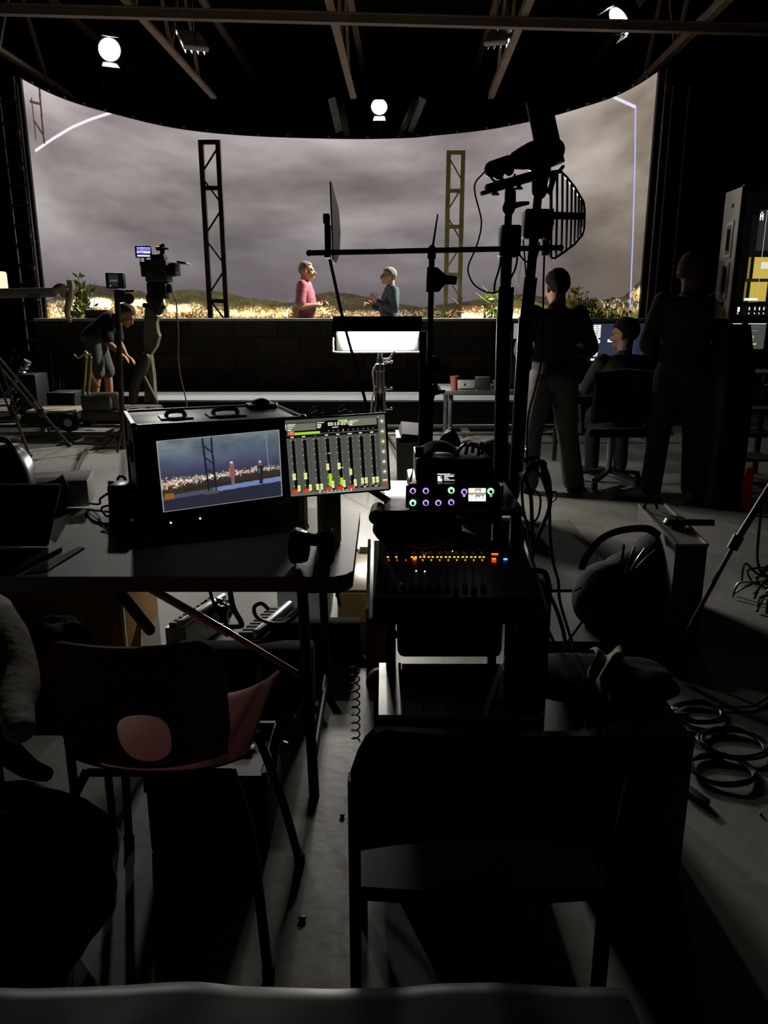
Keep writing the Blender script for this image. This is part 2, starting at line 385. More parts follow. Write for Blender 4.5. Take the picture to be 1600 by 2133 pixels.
    darkband(96, 420, 634, 668, (.22, .15, .09)); darkband(420, 700, 640, 668, (.25, .20, .10)); darkband(960, 1120, 636, 668, (.36, .27, .16))
    lights(98, 250, 624, 664, 900, .9, (1, 4)); lights(140, 232, 620, 640, 340, 1.2, (3, 6)); lights(104, 150, 640, 662, 60, 1.1, (3, 5)); lights(250, 420, 630, 664, 800, .9, (1, 4)); lights(255, 345, 623, 634, 170, 1.2, (3, 6)); lights(350, 400, 634, 650, 90, 1.15, (3, 6))
    lights(420, 610, 638, 664, 800, .85, (1, 4)); lights(440, 600, 648, 660, 160, 1.1, (2, 5)); lights(640, 700, 636, 662, 220, .9, (1, 4)); lights(700, 800, 646, 664, 300, .8, (1, 4)); lights(820, 940, 644, 664, 160, .75, (2, 4))
    lights(960, 1090, 638, 664, 520, .9, (1, 4)); lights(958, 1090, 652, 663, 200, 1.2, (3, 6)); lights(1240, 1345, 622, 652, 140, .9, (2, 5)); lights(1310, 1345, 596, 624, 120, .95, (2, 4)); lights(450, 640, 618, 640, 120, .55, (1, 3)); lights(640, 760, 612, 640, 130, .5, (1, 3))
    sky[:] = np.minimum(sky+glowl*np.array([1, .86, .62]), 1.2)
    # white guide lines of the camera view
    def line(pts, wpx, col):
        for (xa, ya), (xb, yb) in zip(pts, pts[1:]):
            n = int(math.hypot(xb-xa, yb-ya)*4)
            for k in range(n+1):
                x, y = xa+(xb-xa)*k/n, ya+(yb-ya)*k/n; s, z = arc_of(x, y); i = s/ARC*(NX-1); j = (z-Z0)/(Z1-Z0)*(NZ-1)
                for di in range(-4, 5):
                    for dj in range(-4, 5):
                        e = math.hypot(di+int(i)-i, dj+int(j)-j)/wpx
                        if e < 1 and 0 <= int(i)+di < NX and 0 <= int(j)+dj < NZ:
                            w = 1-max(0, e-.45)/.55; p = sky[int(j)+dj, int(i)+di]; np.maximum(p, np.array(col)*w+p*(1-w), out=p)
    line([(74, 314), (110, 289), (150, 265), (190, 248), (231, 235)], 2.1, (.97, .95, 1.))
    line([(1278, 202), (1324, 223)], 2.2, (.9, .9, 1.)); line([(1324, 223), (1323, 330), (1319, 480), (1312, 662)], 2.2, (.72, .74, 1.))
    # lattice mast shown on the left end
    line([(82, 180), (86, 230)], 1., (0, 0, 0))
    def dark(pts, wpx):
        for (xa, ya), (xb, yb) in zip(pts, pts[1:]):
            n = int(math.hypot(xb-xa, yb-ya)*2)
            for k in range(n+1):
                s, z = arc_of(xa+(xb-xa)*k/n, ya+(yb-ya)*k/n); i = int(s/ARC*(NX-1)); j = int((z-Z0)/(Z1-Z0)*(NZ-1)); sky[max(0, j-1):j+2, max(0, i-wpx):i+wpx+1] = (.30, .24, .22)
    dark([(82, 182), (86, 230), (92, 296)], 2); dark([(64, 211), (84, 216)], 2); dark([(72, 252), (90, 280)], 1); dark([(66, 205), (75, 290)], 1)
    return np.clip(sky, .02, 1.25)
IMG = led_picture()
t = thing('led_wall', 'large curved video wall showing a cloudy evening sky over a lit city', 'video wall', (-.6, 17.5, .42))
org = ORG[t.name]
P = np.zeros((NZ, NX, 3)); P[..., 0] = px_[None, :]-org.x; P[..., 1] = py_[None, :]-org.y; P[..., 2] = Zs[:, None]-org.z
i = np.arange(NZ-1)[:, None]*NX+np.arange(NX-1)[None, :]; Fc = np.stack([i, i+1, i+NX+1, i+NX], -1).reshape(-1, 4)
me = bpy.data.meshes.new('screen'); me.from_pydata(P.reshape(-1, 3).tolist(), [], Fc.tolist())
ca = me.color_attributes.new('Picture', 'FLOAT_COLOR', 'POINT'); col = np.ones((NZ*NX, 4), np.float32); col[:, :3] = (lin(IMG)*np.where(IMG > 1, 1.6, 1.)).reshape(-1, 3); ca.data.foreach_set('color', col.ravel())
me.update(); link('screen', me, screen_mat('led_screen', 1.0), t, org)
m = MB(); N = len(PL); q = []
def nrm(k):
    d = PL[min(k+1, N-1)]-PL[max(k-1, 0)]; return V((-d.y, d.x, 0)).normalized()
idx = list(range(0, N, 6))+[N-1]
out = [PL[k]+nrm(k)*.03 for k in idx]; bk = [PL[k]+nrm(k)*.16 for k in idx]
for lst in (1,):
    rg = [[m.bm.verts.new(V((a.x, a.y, .36))), m.bm.verts.new(V((b.x, b.y, .36))), m.bm.verts.new(V((b.x, b.y, 4.93))), m.bm.verts.new(V((a.x, a.y, 4.93)))] for a, b in zip(out, bk)]
    m._skin(rg)
m.build('cabinet_back', BLK, t)
m = MB()
for k in range(0, N, 14):
    if 5 < k < N-5: c = PL[k]+nrm(k)*.08; m.box((c.x, c.y, 4.945), (.10, .05, .03), math.atan2(nrm(k).y, nrm(k).x))
m.build('link_plate', mat('pale_metal', '8a7a66', .5, .5), t)
# ladder trusses that hold the ends of the video wall
def ladder(p, w, z0, z1, lb, ang, mt):
    t = thing('ladder_truss', lb, 'truss', (p.x, p.y, z0), 'end trusses of the video wall')
    dx = V((math.cos(ang), math.sin(ang), 0))*w/2
    for s in (-1, 1):
        m = MB(); m.rod((p.x+s*dx.x, p.y+s*dx.y, z0), (p.x+s*dx.x, p.y+s*dx.y, z1), .022, n=8); m.build('rail', mt, t)
    k = z0+.12
    while k < z1:
        m = MB(); m.rod((p.x-dx.x, p.y-dx.y, k), (p.x+dx.x, p.y+dx.y, k), .016, n=6); m.build('rung', mt, t); k += .29
ladder(at(62, 600, 12.7), .28, 0, 4.7, 'dark ladder truss upright at the left end of the video wall', 0, mat('dull_steel', '3f3c36', .5, .6))
ladder(at(1384, 600, 12.4), .24, 0, 4.6, 'dark ladder truss upright at the right end of the video wall', 0, MATS['dull_steel'])
for px, lb in ((98, 'tall black leg stand along the left edge of the video wall'), (1352, 'tall black leg stand along the right edge of the video wall')):
    p = at(px, 640, 12.55 if px > 800 else 13.0); t = thing('screen_edge_post', lb, 'post', (p.x, p.y, 0))
    x0 = plan[0 if px < 800 else -1][0]+(-.10 if px < 800 else .10)
    m = MB(); m.span(x0-.05, x0+.05, p.y, p.y+.06, 0, 4.9); m.build('post', BLKM, t)
    m = MB()
    for k in range(9): m.box((x0+(.04 if px < 800 else -.04), p.y-.01, .6+k*.5), (.05, .03, .06))
    m.build('clamp', mat('dull_brass', '9a8c60', .4, .6), t)
# lattice masts standing behind the wall
def mast(pxl, pxr, pyt, Y, lb, h, crosses, k0=0):
    a, b = at(pxl, pyt, Y), at(pxr, pyt, Y); w = b.x-a.x; zt = a.z; x0 = a.x; d = .09
    mt = mat('mast_steel_'+h, h, .6, .2, var=.3, scale=6)
    t = thing('lattice_mast', lb, 'mast', (x0+w/2, Y+d/2, .36), 'lattice masts on the stage')
    for x in (x0, x0+w): m = MB(); m.span(x-.036, x+.036, Y, Y+.09, .36, zt); m.build('upright', mt, t)
    for py in crosses: z = at(0, py, Y).z; m = MB(); m.span(x0+.037, x0+w-.037, Y+.01, Y+.07, z-.03, z+.03); m.build('cross_bar', mt, t)
    z = zt-.09; k = k0
    while z > .8:
        a_, b_ = (x0+w, x0) if k % 2 == 0 else (x0, x0+w); m = MB(); m.bar((a_, Y+.04, z), (b_, Y+.04, z-.36), .024, .024); m.build('lattice_bar', mt, t); z -= .45; k += 1
    return t
mast(417, 453, 291, 12.75, 'dark steel lattice mast left of the man in pink', '27231a', (295, 391, 627))
mast(935, 965, 313, 13.3, 'pale olive lattice mast between the whip aerial and the antenna fin', 'b9b07c', (317, 397, 472, 572), 1)
# ---------------------------------------------------------------- plants behind the wall
def bush(px, pyb, pyt, wpx, Y, n, h, lb, name='green_bush', spread=1., up=.7, leaf=.05):
    a = at(px, pyb, Y); b = at(px, pyt, Y); w = wpx/F_PX*Y/2; t = thing(name, lb, 'plant', (a.x, Y, .36)); rr = random.Random(int(px))
    st, lf = MB(), MB()
    for k in range(n):
        e = V((a.x+rr.gauss(0, w*.45), Y+rr.gauss(0, .12), a.z+(b.z-a.z)*rr.random()**spread)); s = V((a.x+(e.x-a.x)*.35, Y, .36))
        md = s.lerp(e, .6)+V((rr.gauss(0, .02), 0, .03)); st.tube([s, md, e], [.008, .006, .003], 5)
        for q in range(7):
            f = rr.random(); p = md.lerp(e, f); d = V((rr.gauss(0, 1), rr.gauss(0, .6), rr.gauss(up, .5))).normalized(); l = leaf*rr.uniform(.6, 1.6); sd = d.cross(V((rr.gauss(0, 1), 1, rr.gauss(0, 1)))).normalized()*l*.22
            vs = [lf.bm.verts.new(p+x) for x in (V((0, 0, 0)), d*l*.5+sd, d*l, d*l*.5-sd)]; lf.bm.faces.new(vs)
    st.build('stems', mat('twig', '6b5a36', .8), t); lf.build('foliage', mat('leaf_'+h, h, .6, var=.4, scale=14), t, smooth=False, norm=False); return t
bush(168, 672, 572, 66, 12.3, 46, '8d9c52', 'ragged green shrub behind the left end of the block wall', spread=.8, leaf=.09)
bush(1192, 662, 592, 50, 12.2, 40, 'c9c24c', 'yellow-green upright shrub right of the man in the dark sweater', spread=.7, leaf=.07)
bush(1232, 662, 618, 56, 12.25, 36, 'b8c450', 'smaller yellow-green shrub below the blue guide line', spread=.8, leaf=.06)
bush(1270, 664, 640, 90, 12.3, 60, 'c8c24e', 'low yellow-green ground plants at the right end of the block wall', 'ground_plants', leaf=.05)
bush(1020, 650, 572, 70, 12.4, 12, 'b4cc66', 'sparse sapling with pale green leaves behind the mast poles', 'sapling', leaf=.10)
bush(915, 664, 640, 44, 12.2, 16, '7f8a3a', 'small weeds on the wall top under the pale mast', 'weeds', leaf=.05)
def twigs(lines, Y, name, lb, h, r=.006):
    m = MB()
    for ln in lines: m.tube(spline([at(x, y, Y+.03*i) for i, (x, y) in enumerate(ln)], 4), r, 5)
    return tag(m.build(name, mat('twig_'+h, h, .7)), lb, 'branch')
twigs([[(990, 610), (1015, 628), (1045, 646)], [(1005, 596), (1030, 625), (1052, 650), (1060, 672)], [(1066, 560), (1078, 600), (1070, 640), (1066, 672)], [(1078, 600), (1098, 580)], [(1074, 620), (1055, 575)], [(1080, 590), (1086, 545)], [(1072, 632), (1098, 610)]], 12.35, 'bare_branches', 'bare pale branches leaning behind the two mast poles', 'cdbf9a')
twigs([[(925, 660), (945, 648), (958, 630), (964, 620)], [(948, 648), (968, 652)], [(955, 634), (942, 622)], [(940, 655), (960, 664), (965, 672)]], 12.1, 'reddish_branch', 'reddish broken branch lying at the foot of the pale mast', '8a4a38', .010)
# ================================================================ PEOPLE
def hand(mb, w, d, palm, side, curl=.35, k=1.):
    """palm, four bent fingers and a thumb; d = wrist to knuckles, palm = where the palm faces, side = towards the thumb"""
    d = V(d).normalized(); palm = V(palm); palm = (palm-d*palm.dot(d)).normalized(); s = d.cross(palm); 
    if s.dot(V(side)) < 0: s = -s
    w = V(w)
    mb.rings([(w-d*.015*k, s*.026*k, palm*.020*k), (w+d*.02*k, s*.032*k, palm*.019*k), (w+d*.06*k, s*.042*k, palm*.016*k), (w+d*.092*k, s*.041*k, palm*.013*k), (w+d*.1*k, s*.03*k, palm*.007*k)], 12)
    for i, ln in enumerate((.072, .082, .077, .058)):
        o = .032-.0215*i; p = w+d*.088*k+s*o*k; q = (d+s*(.10-.07*i)).normalized(); pts = [p]; a = curl*.5
        for j, f in enumerate((.45, .32, .26)):
            a += curl*(.3+.35*j); p = p+(q*math.cos(a)+palm*math.sin(a))*ln*f*k; pts.append(p)
        mb.limb(pts, [.0092*k, .0088*k, .008*k, .0066*k], 8, 2)
    p = w+d*.022*k+s*.026*k; mb.limb([p, p+(d*.5+s*.75+palm*.25).normalized()*.04*k, p+(d*.75+s*.5+palm*.4).normalized()*.072*k, p+(d*.9+s*.35+palm*.4).normalized()*.098*k], [.0125*k, .0115*k, .010*k, .008*k], 8, 2)
def head_mesh(mb, c, f, up, k=1.):
    """skull, jaw, brow, nose, lips, ears; c = middle of the head, f = where the face looks"""
    f = V(f).normalized(); up = V(up); up = (up-f*up.dot(f)).normalized(); s = f.cross(up)
    M = Matrix((s, f, up)).transposed(); P = lambda x, y, z: V(c)+(s*x+f*y+up*z)*k
    E = lambda x, y, z, r, n=16: mb.ball(P(x, y, z), tuple(q*k for q in r), M, n)
    E(0, -.012, .030, (.076, .097, .090), 20); E(0, .028, -.02, (.062, .066, .082)); E(0, .045, -.075, (.042, .045, .036)); E(0, .084, -.092, (.020, .017, .018))
    E(0, .080, .022, (.052, .018, .016)); E(.036, .064, -.03, (.024, .024, .026)); E(-.036, .064, -.03, (.024, .024, .026))
    mb.limb([P(0, .088, .012), P(0, .100, -.012), P(0, .116, -.034)], [.008*k, .011*k, .016*k], 10, 3); E(.011, .102, -.036, (.009, .012, .008), 10); E(-.011, .102, -.036, (.009, .012, .008), 10)
    E(0, .092, -.062, (.024, .011, .007), 10); E(0, .090, -.073, (.021, .010, .008), 10)
    for q in (-1, 1): E(q*.078, -.006, -.008, (.010, .020, .032), 12); E(q*.074, .0, -.03, (.009, .012, .014), 10)
    return M, P
def neck_pts(n, c, f, k): return [V(n)-V((0, 0, .05*k)), V(n).lerp(V(c), .45)-V(f)*.012*k, V(c)-V(f)*.024*k+V((0, 0, -.03*k))]
def hair_cap(c, f, up, k, front, back, r=1.05, nape=-.085):
    f = V(f).normalized(); up = V(up); up = (up-f*up.dot(f)).normalized(); s = f.cross(up); mb = MB()
    def fn(u, v):
        a = u*6.28318; ca = math.cos(a)   # a = 0 is the face
        low = float(np.interp(ca, [-1, -.5, -.15, .15, .5, 1], [nape, nape*.9, .0, .028, front, front]))
        th0 = math.acos(max(-1, min(1, (low-.03)/.094))); th = .02+(th0-.02)*v
        rr = r+(.012*math.sin(a*9+v*7))
        return V(c)+(s*.080*rr*math.sin(th)*math.sin(a)+f*(-.012+.101*rr*math.sin(th)*ca)+up*(.03+.094*rr*math.cos(th)))*k
    mb.grid(fn, 40, 14, thick=.006*k)
    for q in mb.bm.verts: q.co += (q.co-V(c)).normalized()*.006*mnoise.noise(q.co*38)
    return mb
def person(name, label, J, look, cols, k=1., skin='b98468', hair=None, front=.065, vox=.011, top='sweater', sleeves='long', shorts=False, shoes_col='1a1a1a', hand_dirs=None, hands=True, up=(0, 0, 1), belly=0., glasses=False, hem=.03, group=None, eyes=True, collar=None, nape=-.062, baggy=.017):
    """J: joints by name (hip, chest, neck, head, and per side sh el wr hp kn an to)"""
    J = {a: V(b) for a, b in J.items()}; f0 = V(J.get('front', (0, 1, 0))).normalized(); look = V(look).normalized()
    base = V(((J['lan'].x+J['ran'].x)/2, (J['lan'].y+J['ran'].y)/2, min(J['lan'].z, J['ran'].z)-.08*k)); t = thing(name, label, 'person', base, group)
    sp = (J['neck']-J['hip']).normalized(); sd = (J['rsh']-J['lsh']).normalized(); fr = sp.cross(sd).normalized(); fr = fr if fr.dot(f0) > 0 else -fr
    sdh = (J['rhp']-J['lhp']).normalized(); frh = V((0, 0, 1)).cross(sdh).normalized(); frh = frh if frh.dot(f0) > 0 else -frh
    def trunk(mb, g, z0=-.10, z1=1.):
        L = (J['neck']-J['hip']).length; ss = []
        for q, rx, ry, of in ((-.26, .10, .09, 0), (-.16, .150, .112, -.005), (-.02, .165, .118, -.01), (.14, .158, .112+belly*.6, .004+belly*.5), (.32, .150, .112+belly, .012+belly*.8), (.52, .160, .118+belly*.5, .01+belly*.3), (.72, .172, .120, 0), (.86, .166, .100, -.01), (.95, .128, .082, -.012), (1.01, .076, .066, -.01)):
            if q < z0 or q > z1: continue
            w = min(1, max(0, q+.1)/.5); s_ = sdh.lerp(sd, w).normalized(); f_ = frh.lerp(fr, w).normalized(); ax = sp if q > 0 else V((0, 0, 1)).lerp(sp, .4)
            c = J['hip']+ax*L*q+f_*of*k; ss.append((c, s_*(rx*k+g), f_*(ry*k+g)))
        mb.rings(ss, 24)
    def arm(mb, s, g, upto=2):
        pts = [J[s+'sh'], J[s+'sh'].lerp(J[s+'el'], .5), J[s+'el']]; rs = [.056*k+g, .050*k+g, .041*k+g]
        if upto > 1: pts += [J[s+'el'].lerp(J[s+'wr'], .4), J[s+'wr']]; rs += [.041*k+g, .027*k+g*1.2]
        elif upto == 1: pts = [J[s+'sh'], J[s+'sh'].lerp(J[s+'el'], .4), J[s+'sh'].lerp(J[s+'el'], .78)]; rs = [.058*k+g, .056*k+g, .054*k+g*1.5]
        mb.limb(pts, rs, 14, 3)
    def leg(mb, s, g, part='all'):
        hp, kn, an = J[s+'hp'], J[s+'kn'], J[s+'an']
        if part == 'short': mb.limb([hp, hp.lerp(kn, .5), hp.lerp(kn, 1.0)], [.088*k+g, .080*k+g, .068*k+g*1.6], 16, 4); return
        mb.limb([hp, hp.lerp(kn, .5), kn, kn.lerp(an, .35), an], [.088*k+g, .074*k+g, .054*k+g, .052*k+g, .036*k+g*1.6], 16, 4)
    b = MB(); trunk(b, 0)
    for s in 'lr':
        arm(b, s, 0); leg(b, s, 0)
        d = (J[s+'to']-J[s+'an']); b.limb([J[s+'an'], J[s+'an'].lerp(J[s+'to'], .6)-V((0, 0, .03*k)), J[s+'to']], [.040*k, .036*k, .026*k], 12, 3)
    b.limb(neck_pts(J['neck'], J['head'], look, k), [.064*k, .060*k, .058*k], 16, 3); hk = k*1.09; M, P = head_mesh(b, J['head'], look, up, hk)
    if hands:
        for s in 'lr':
            hd = (hand_dirs or {}).get(s); d = (J[s+'wr']-J[s+'el']).normalized()
            hand(b, J[s+'wr']+d*.01, hd[0] if hd else d, hd[1] if hd else (0, 0, -1), hd[2] if hd else f0, hd[3] if hd else .5, k)
    sk = mat('skin_'+skin, skin, .55, var=.1, scale=14); remesh(b, vox).build('body', sk, t, angle=80)
    g = .016*k; m = MB(); trunk(m, g, -.06-hem, .95)
    if sleeves != 'none':
        for s in 'lr': arm(m, s, g, 2 if sleeves == 'long' else 1)
    nk = J['neck']; m.limb([nk-sp*.07*k, nk-sp*.028*k], [.088*k, .074*k], 16, 2)
    remesh(m, vox, 3).build(top, mat('cloth_'+cols[0], cols[0], .9, var=.3, scale=16, bump=.35), t, angle=80)
    m = MB(); trunk(m, .009*k, -.4, .12)
    for s in 'lr': leg(m, s, baggy*k, 'short' if shorts else 'all')
    remesh(m, vox, 3).build('shorts' if shorts else 'trousers', mat('cloth_'+cols[1], cols[1], .9, var=.3, scale=16, bump=.35), t, angle=80)
    for s in 'lr':
        a, b_ = J[s+'an'], J[s+'to']; d = V((b_.x-a.x, b_.y-a.y, 0)).normalized(); sd_ = d.cross(V((0, 0, 1))); z0 = base.z; m = MB()
        Q = lambda u, z: V((a.x, a.y, 0))+d*u*k+V((0, 0, z0+z*k)); z = V((0, 0, 1))
        m.rings([(Q(-.075, .035), sd_*.020*k, z*.025*k), (Q(-.06, .05), sd_*.036*k, z*.048*k), (Q(0, .055), sd_*.042*k, z*.055*k), (Q(.06, .045), sd_*.044*k, z*.043*k), (Q(.13, .033), sd_*.048*k, z*.031*k), (Q(.185, .026), sd_*.038*k, z*.022*k), (Q(.205, .02), sd_*.015*k, z*.012*k)], 16)
        m.tube([Q(0, .06), Q(-.005, .105)], [.046*k, .047*k], 16)
        sh = m.build('shoe', mat('shoe_'+shoes_col, shoes_col, .7, var=.2), t)
        m = MB(); m.rings([(Q(-.08, .010), sd_*.015*k, z*.009*k), (Q(-.05, .010), sd_*.040*k, z*.010*k), (Q(.1, .010), sd_*.050*k, z*.010*k), (Q(.19, .011), sd_*.036*k, z*.009*k), (Q(.215, .012), sd_*.010*k, z*.006*k)], 16); m.build('sole', mat('sole_'+shoes_col, 'd8d4c8' if shoes_col == '8ba0bd' else '161616', .7), sh)
    if hair: hair_cap(J['head'], look, up, hk, front, 0, nape=nape).build('hair', mat('hair_'+hair, hair, .85, var=.35, scale=60, bump=.5, spec=.08), t)
    if eyes:
        for q in (-1, 1): m = MB(); m.ball(P(q*.030, .083, .004), .0105*k, n=10); m.build('eye', mat('eye_dark', '1d1512', .25), t)
    if glasses:
        m = MB()
        for q in (-1, 1):
            m.tube([P(q*.031+.022*math.cos(a*.6283), .101, .002+.017*math.sin(a*.6283)) for a in range(11)], .0026*k, 6); m.tube([P(q*.052, .099, .006), P(q*.078, .05, .008), P(q*.080, -.01, .004)], .0026*k, 6)
        m.rod(P(-.009, .103, .004), P(.009, .103, .004), .0026*k, n=6); m.build('glasses', BLKS, t)
    return t, P
def stand(x, y, z, H, face, k=None, stance=.10, **o):
    """joints of a standing figure; face = (fx, fy) it looks along"""
    k = H/1.74; f = V((face[0], face[1], 0)).normalized(); r = V((f.y, -f.x, 0)); B = V((x, y, z))
    P = lambda a, b, c: B+r*a*k+f*b*k+V((0, 0, c*k))
    J = dict(hip=P(0, 0, .96), neck=P(0, .0, 1.475), head=P(0, .035, 1.61), front=f)
    for s, q in (('r', 1), ('l', -1)):
        J[s+'sh'] = P(q*.178, 0, 1.415); J[s+'hp'] = P(q*.085, 0, .92); J[s+'kn'] = P(q*stance, .01, .50); J[s+'an'] = P(q*stance*1.15, -.02, .085); J[s+'to'] = P(q*stance*1.5, .17, .03)
        J[s+'el'] = P(q*.23, -.03, 1.12); J[s+'wr'] = P(q*.24, .06, .88)
    for a, b in o.items(): J[a] = P(*b)
    return J, k, P
# man in pink T-shirt, facing right, hands together at his chest
b = at(636, 640, 12.25); J, k, P = stand(b.x, 12.25, .36, 1.80, (1, -.12), rel=(-.24, .02, 1.12), lel=(.24, .0, 1.1)) if False else stand(b.x, 12.25, .36, 1.80, (1, -.12), rel=(.235, -.03, 1.10), rwr=(.10, .20, 1.13), lel=(-.235, .0, 1.10), lwr=(-.06, .23, 1.15))
person('person', 'man in a pink T-shirt with close-cropped hair standing behind the block wall, facing right', J, (1, -.1, .03), ('b46a74', '2c2d33'), k, skin='c99a78', hair='9a8c7c', front=.078, nape=-.03, vox=.010, top='t_shirt', sleeves='short', belly=.015, hand_dirs={'r': ((.75, .55, .1), (0, .7, -.6), (.2, 0, 1), .7), 'l': ((.75, -.5, .15), (0, -.6, -.5), (.2, 0, 1), .7)})
# man with glasses in a grey jacket, facing left, gesturing
b = at(814, 640, 12.3); J, k, P = stand(b.x, 12.3, .36, 1.72, (-1, -.18), lel=(-.25, -.02, 1.10), lwr=(-.12, .22, 1.22), rel=(.25, .02, 1.10), rwr=(.12, .25, 1.16))
person('person', 'grey-haired man with glasses in a grey-blue jacket standing behind the block wall, facing left', J, (-1, -.2, .02), ('4d5a5e', '2a2a2c'), k, skin='cf9f80', hair='8d877c', front=.07, vox=.010, top='jacket', belly=.03, glasses=True, hand_dirs={'l': ((-.7, -.2, .75), (0, 1, .2), (-.6, 0, .8), .25), 'r': ((-.95, .1, .15), (0, -.9, .3), (-.2, 0, 1), .25)})
# man in dark sweater and grey trousers, seen from behind, watching a screen
J, k, P = stand(at(1152, 800, 6.2).x, 6.2, 0, 1.755, (-.12, 1), stance=.15, rel=(.29, -.02, 1.14), rwr=(.16, .22, 1.10), lel=(-.28, -.02, 1.13), lwr=(-.12, .22, 1.08), rto=(.31, .10, .03), ran=(.21, -.02, .085), rkn=(.15, .03, .50))
person('person', 'man in dark sweater and grey trousers, back turned, beside the mast poles', J, (-.3, 1, -.1), ('26272b', '4c4c4a'), k, skin='8f6a55', hair='1c1a18', front=.06, vox=.012, top='sweater', hem=.06, baggy=.032, shoes_col='232321', hand_dirs={'r': ((-.5, .8, .1), (0, 0, -1), (-1, 0, 0), .6), 'l': ((.5, .8, .1), (0, 0, -1), (1, 0, 0), .6)})
# tall man in olive jacket and jeans
J, k, P = stand(at(1420, 800, 5.95).x, 5.95, 0, 1.86, (.12, 1), stance=.12, lkn=(-.12, .01, .5), lan=(-.15, .0, .085), lto=(-.38, .05, .03), rel=(.245, .06, 1.14), rwr=(.18, .28, 1.12), lel=(-.26, .02, 1.13), lwr=(-.17, .24, 1.05))
person('person', 'tall man in olive jacket and blue jeans standing with back turned', J, (.35, 1, -.05), ('33332a', '1c2533'), k, skin='7d5a48', hair='4a3a30', front=.07, nape=-.04, vox=.012, top='jacket', hem=.10, baggy=.026, shoes_col='8ba0bd', hand_dirs={'r': ((-.3, .9, .1), (0, 0, -1), (-1, 0, 0), .6), 'l': ((.3, .9, .1), (0, 0, -1), (1, 0, 0), .6)})
# seated man at the desk, head turned left
x = at(1300, 800, 6.55).x; z = .50
J = dict(hip=(x, 6.5, .60), neck=(x+.0, 6.62, 1.10), head=(x+.01, 6.66, 1.255), front=(-.1, 1, 0))
for s, q in (('r', 1), ('l', -1)):
    J[s+'sh'] = (x+q*.18, 6.60, 1.03); J[s+'el'] = (x+q*.27, 6.72, .80); J[s+'wr'] = (x+q*.17, 6.98, .80); J[s+'hp'] = (x+q*.09, 6.52, .56); J[s+'kn'] = (x+q*.13, 6.96, .54); J[s+'an'] = (x+q*.13, 6.90, .085); J[s+'to'] = (x+q*.15, 7.08, .03)
person('person', 'dark-haired man in a dark jumper seated on an office chair facing the desk monitor', J, (-.75, .65, -.1), ('1b1c1d', '15161a'), 1., skin='8a6049', hair='18130f', front=.055, vox=.012, top='jumper')
# operator bending over the camera dolly
hx = at(190, 690, 9.55); B = lambda px, py, Y: at(px, py, Y)
J = dict(hip=B(193, 697, 9.8), neck=B(243, 662, 9.75), head=B(262, 656, 9.7), front=(1, -.15, -.3))
J['hip'].z = max(J['hip'].z, 1.08)
for s, dy in (('r', -.16), ('l', .16)):
    J[s+'sh'] = B(232, 676, 9.75)+V((0, dy, 0)); J[s+'el'] = B(236, 712, 9.7)+V((0, dy*1.2, 0)); J[s+'wr'] = B(255, 733 if s == 'r' else 740, 9.65)+V((0, dy*.8, 0))
    J[s+'hp'] = B(197, 706, 9.8)+V((0, dy*.5, 0)); J[s+'kn'] = B(208 if s == 'r' else 218, 775, 9.8)+V((0, dy*.6, 0)); J[s+'an'] = B(200 if s == 'r' else 226, 858, 9.8)+V((0, dy*.7, 0)); J[s+'to'] = J[s+'an']+V((.16, -.03, -.05))
person('person', 'crew member in a dark T-shirt and grey shorts bending over the camera dolly', J, (.8, -.1, -.6), ('1d1a1a', '4b4e4c'), 1., skin='b07e5e', hair='5a5046', front=.07, vox=.012, top='t_shirt', sleeves='short', shorts=True, up=(.6, 0, .8), hem=.02, shoes_col='2a2925', hand_dirs={'r': ((.8, 0, -.6), (0, 0, -1), (0, -1, 0), .4), 'l': ((.8, 0, -.6), (0, 0, -1), (0, 1, 0), .4)})
